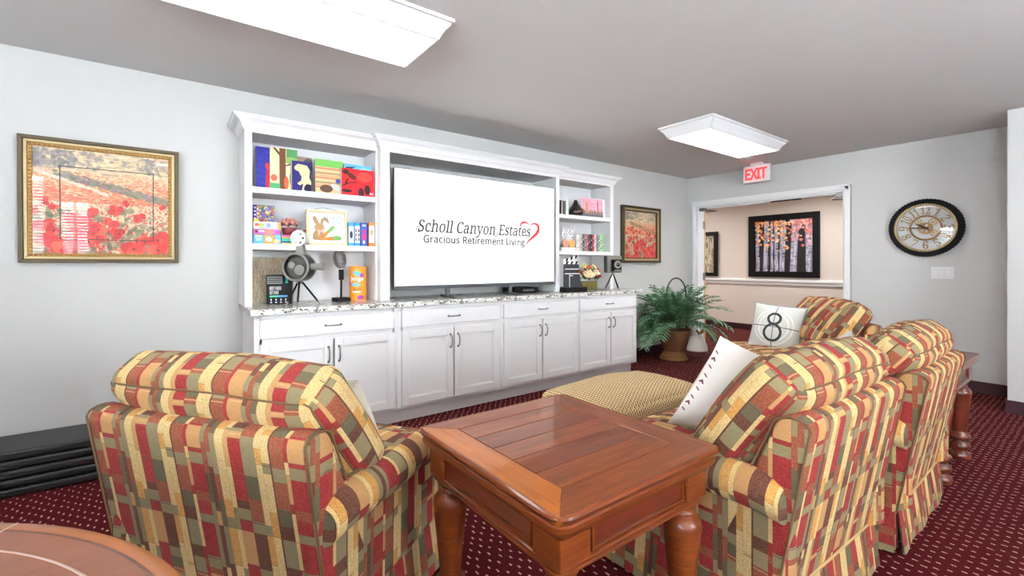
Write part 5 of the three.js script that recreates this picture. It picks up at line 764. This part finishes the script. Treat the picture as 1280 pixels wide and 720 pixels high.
{ // middle shelf of the camera bookcase
  const p = at(708, 314, 'z', 0.27), o = thing('white_word_ornament', 'white cut-out letter ornament with an orange flower', 'ornament', [p.x + 0.02, SH2, 0.26], 0.05); o.scale.setScalar(1.12);
  mesh('base', box(0.2, 0.035, 0.04, 0, 0.0175, 0, 0.004), M.whiteMatte, o);
  for (let k = 0; k < 3; k++) { mesh('letter', words('AXX'[k], 0.075, 0.012, font).rotateZ(0.1 - k * 0.12).translate(-0.055 + k * 0.052, 0.185 - (k % 2) * 0.01, -0.004), M.white, o); mesh('letter', words('SWE'[k], 0.06, 0.012).translate(-0.05 + k * 0.05, 0.12, -0.002), M.white, o); }
  const fl = []; for (let k = 0; k < 7; k++) fl.push(new THREE.SphereGeometry(0.022, 8, 6).scale(1, 1, 0.35).translate(0.05 + Math.cos(k * 0.9) * 0.024, 0.07 + Math.sin(k * 0.9) * 0.024, 0.012)); mesh('flower', merge(fl), std(0xe8b060, 0.7), o); const f2 = fl.map((g) => g.clone().translate(-0.085, 0.0, 0)); mesh('flower', merge(f2), std(0xdc9a86, 0.7), o); mesh('leaf', new THREE.SphereGeometry(0.02, 8, 6).scale(1, 1.6, 0.4).translate(-0.085, 0.03, 0.01), std(0x4a5c3c, 0.7), o);
  const cols = ['#e4e2de', '#d4d0cc', '#b8b4b0', '#5c5654', '#8c8684', '#c45a6a', '#3c3c40', '#222226', '#c02c50', '#d8d4d2', '#7c7c80', '#9aa4a0', '#a6d09a', '#8cc488'], a = atX(720, 0.25), b = atX(754.5, 0.25), w = (b - a) / cols.length, r = rngOf(19);
  cols.forEach((c, k) => { const h = 0.19 - (k < 2 ? 0.008 : 0) + r() * 0.004, d = thing('disc_case', ['white', 'pale grey', 'light grey', 'dark grey-brown', 'mid grey', 'rose', 'charcoal', 'black', 'crimson', 'off-white', 'steel grey', 'grey-green', 'light green', 'leaf green'][k] + ' slim disc case in the row beside the letter ornament', 'disc case', [a + (k + 0.5) * w, SH2, 0.19], 0, 'disc cases in a row'); mesh('case', box(w - 0.0015, h, 0.13, 0, h / 2, 0, 0.0015), std(c, 0.4), d); mesh('spine_label', new THREE.PlaneGeometry(w * 0.6, h * 0.7).translate(0, h / 2, 0.0655), printed(64, 256, (g) => { fill(g, c); for (let q = 0; q < 6; q++) { g.fillStyle = ['#f0f0f0', '#30303a', '#b04a4a', '#8a8a90'][(q + k) % 4]; g.fillRect(10, 20 + q * 40, 44, 10 + ((q * 7 + k * 5) % 16)); } }), d); });
}
{ // clapperboard trophy, bouquet, camera
  const o = thing('clapperboard_trophy', 'black film clapperboard trophy on a dark plinth', 'ornament', [3.25, W0, 0.47], -0.2); o.scale.set(1.1, 1.4, 1.1);
  mesh('plinth', box(0.235, 0.036, 0.1, 0, 0.018, 0, 0.004), M.black, o);
  mesh('board', boxUV(extrude([[-0.1, 0.036], [0.075, 0.036], [0.052, 0.2], [-0.1, 0.2]], 0.03, 0.003).translate(0, 0, -0.02)), std(0x2a2c34, 0.55), o);
  mesh('white_line', [box(0.15, 0.006, 0.002, -0.025, 0.165, 0.011), box(0.158, 0.006, 0.002, -0.022, 0.132, 0.011), box(0.005, 0.098, 0.002, -0.05, 0.085, 0.011), box(0.03, 0.006, 0.002, -0.03, 0.118, 0.0115)], M.paper, o);
  for (const [n, y, rot] of [['lower_stick', 0.2, 0], ['clapper_stick', 0.215, 0.22]]) { const st = new THREE.Group(); st.name = n; st.position.set(-0.1, y, -0.005); st.rotation.z = rot; o.add(st); mesh('bar', box(0.15, 0.02, 0.024, 0.075, 0.01, 0, 0.002), M.paper, st); for (let k = 0; k < 3; k++) mesh('stripe', boxUV(extrude([[0.01 + k * 0.05, 0], [0.03 + k * 0.05, 0], [0.045 + k * 0.05, 0.0202], [0.022 + k * 0.05, 0.0202]], 0.0255).translate(0, 0, -0.0127)), M.black, st); }
  const q = at(735, 361, 'y', W0), f = thing('rose_bouquet', 'cream and red rose bouquet in a low glass vase', 'flowers', [3.64, W0, 0.28], -0.3), r = rngOf(88); f.scale.setScalar(1.3);
  mesh('vase', box(0.15, 0.075, 0.09, 0, 0.0375, 0, 0.006), phys(0x6a6a3c, 0.08, { clearcoat: 1 }), f, 'dark glass vase with stems');
  mesh('stems', [0, 1, 2, 3, 4, 5].map((k) => bar([-0.05 + k * 0.02, 0.02, 0.046], [-0.06 + k * 0.024, 0.06, 0.047], 0.003, 0.003, 5)), std(0x9a7a2c, 0.7), f);
  const rose = (x, y, z, s, c, n) => { const g = []; for (let k = 0; k < 12; k++) { const a = k * 2.4, q = s * (0.25 + 0.75 * k / 12); g.push(new THREE.SphereGeometry(s * 0.5, 7, 5, 0, 6.28, 0, 1.7).scale(1, 0.8, 0.35).rotateX(0.5 + 0.6 * k / 12).translate(0, 0, q * 0.8).rotateY(a).rotateX(1.0).translate(x, y - k * 0.0006, z)); } mesh(n, merge(g), std(c, 0.75, { side: THREE.DoubleSide }), f); };
  rose(-0.015, 0.14, 0.05, 0.05, 0xecd2a6, 'cream_rose'); rose(0.07, 0.15, 0.03, 0.032, 0xe4d8b4, 'cream_rose'); rose(-0.085, 0.16, 0.02, 0.03, 0xb03028, 'red_rose'); rose(0.095, 0.165, 0.0, 0.028, 0xb8382e, 'red_rose'); rose(0.095, 0.125, 0.02, 0.026, 0xa82c2c, 'red_rose'); rose(0.02, 0.185, 0.0, 0.03, 0xc84434, 'red_rose'); rose(-0.105, 0.09, 0.03, 0.024, 0xc86a58, 'pink_rose'); rose(-0.02, 0.205, -0.01, 0.026, 0xe6d88c, 'yellow_rose'); rose(0.06, 0.195, 0.0, 0.026, 0xe2d8a0, 'yellow_rose');
  for (let k = 0; k < 34; k++) { const a = r() * 6.28, l = 0.04 + r() * 0.03; mesh('leaf', boxUV(extrude([[0, 0], [0.014, l * 0.45], [0, l], [-0.014, l * 0.45]], 0.001).rotateX(0.5 + r()).rotateY(a).translate((r() - 0.5) * 0.16, 0.075 + r() * 0.1, (r() - 0.4) * 0.07)), std([0x5c7c3c, 0x3f5f2c, 0x8a9a54, 0x2f4a26][k % 4], 0.6, { side: THREE.DoubleSide }), f); }
  const c = at(765, 361, 'y', W0), m = thing('vintage_camera', 'small silver vintage camera ornament on a black tripod', 'ornament', [atX(766, 0.44), W0, 0.44], -0.5); m.scale.setScalar(1.24);
  mesh('body', box(0.13, 0.15, 0.085, 0, 0.225, 0, 0.006), std(0x6f6b64, 0.5, { metalness: 0.2 }), m); mesh('side_plate', box(0.006, 0.14, 0.075, -0.066, 0.225, 0, 0.002), M.darkMetal, m); mesh('front_board', box(0.085, 0.105, 0.02, 0.012, 0.215, 0.05, 0.006), M.black, m);
  mesh('bellows', [0, 1, 2].map((k) => box(0.09 - k * 0.008, 0.1 - k * 0.008, 0.008, 0.012, 0.215, 0.062 + k * 0.009, 0.003)), M.black, m); mesh('lens_ring', [new THREE.TorusGeometry(0.026, 0.008, 8, 28).translate(0.012, 0.222, 0.09), new THREE.CylinderGeometry(0.03, 0.034, 0.02, 24).rotateX(Math.PI / 2).translate(0.012, 0.222, 0.085)], M.pewter, m); mesh('lens', new THREE.SphereGeometry(0.018, 18, 10).scale(1, 1, 0.5).translate(0.012, 0.222, 0.094), phys(0x0a0a0c, 0.05, { clearcoat: 1 }), m);
  mesh('name_plate', box(0.06, 0.008, 0.003, 0.012, 0.172, 0.085), M.pewter, m); mesh('tripod_head', new THREE.CylinderGeometry(0.012, 0.016, 0.02, 14).translate(0, 0.142, 0), M.pewter, m);
  for (const [x, z] of [[-0.075, 0.0], [0.03, 0.065], [0.07, -0.03]]) { const l = mesh('leg', bar([x * 0.1, 0.135, z * 0.1], [x * 0.9, 0.014, z * 0.9], 0.0055), M.black, m); mesh('foot', bar([x * 0.88, 0.017, z * 0.88], [x, 0.001, z], 0.006, 0.004), M.pewter, l); }
}
scene.traverse((o) => { if (o.isMesh) { o.castShadow = o.receiveShadow = true; } if (o.isPointLight) o.castShadow = true; });
renderer.render(scene, camera);
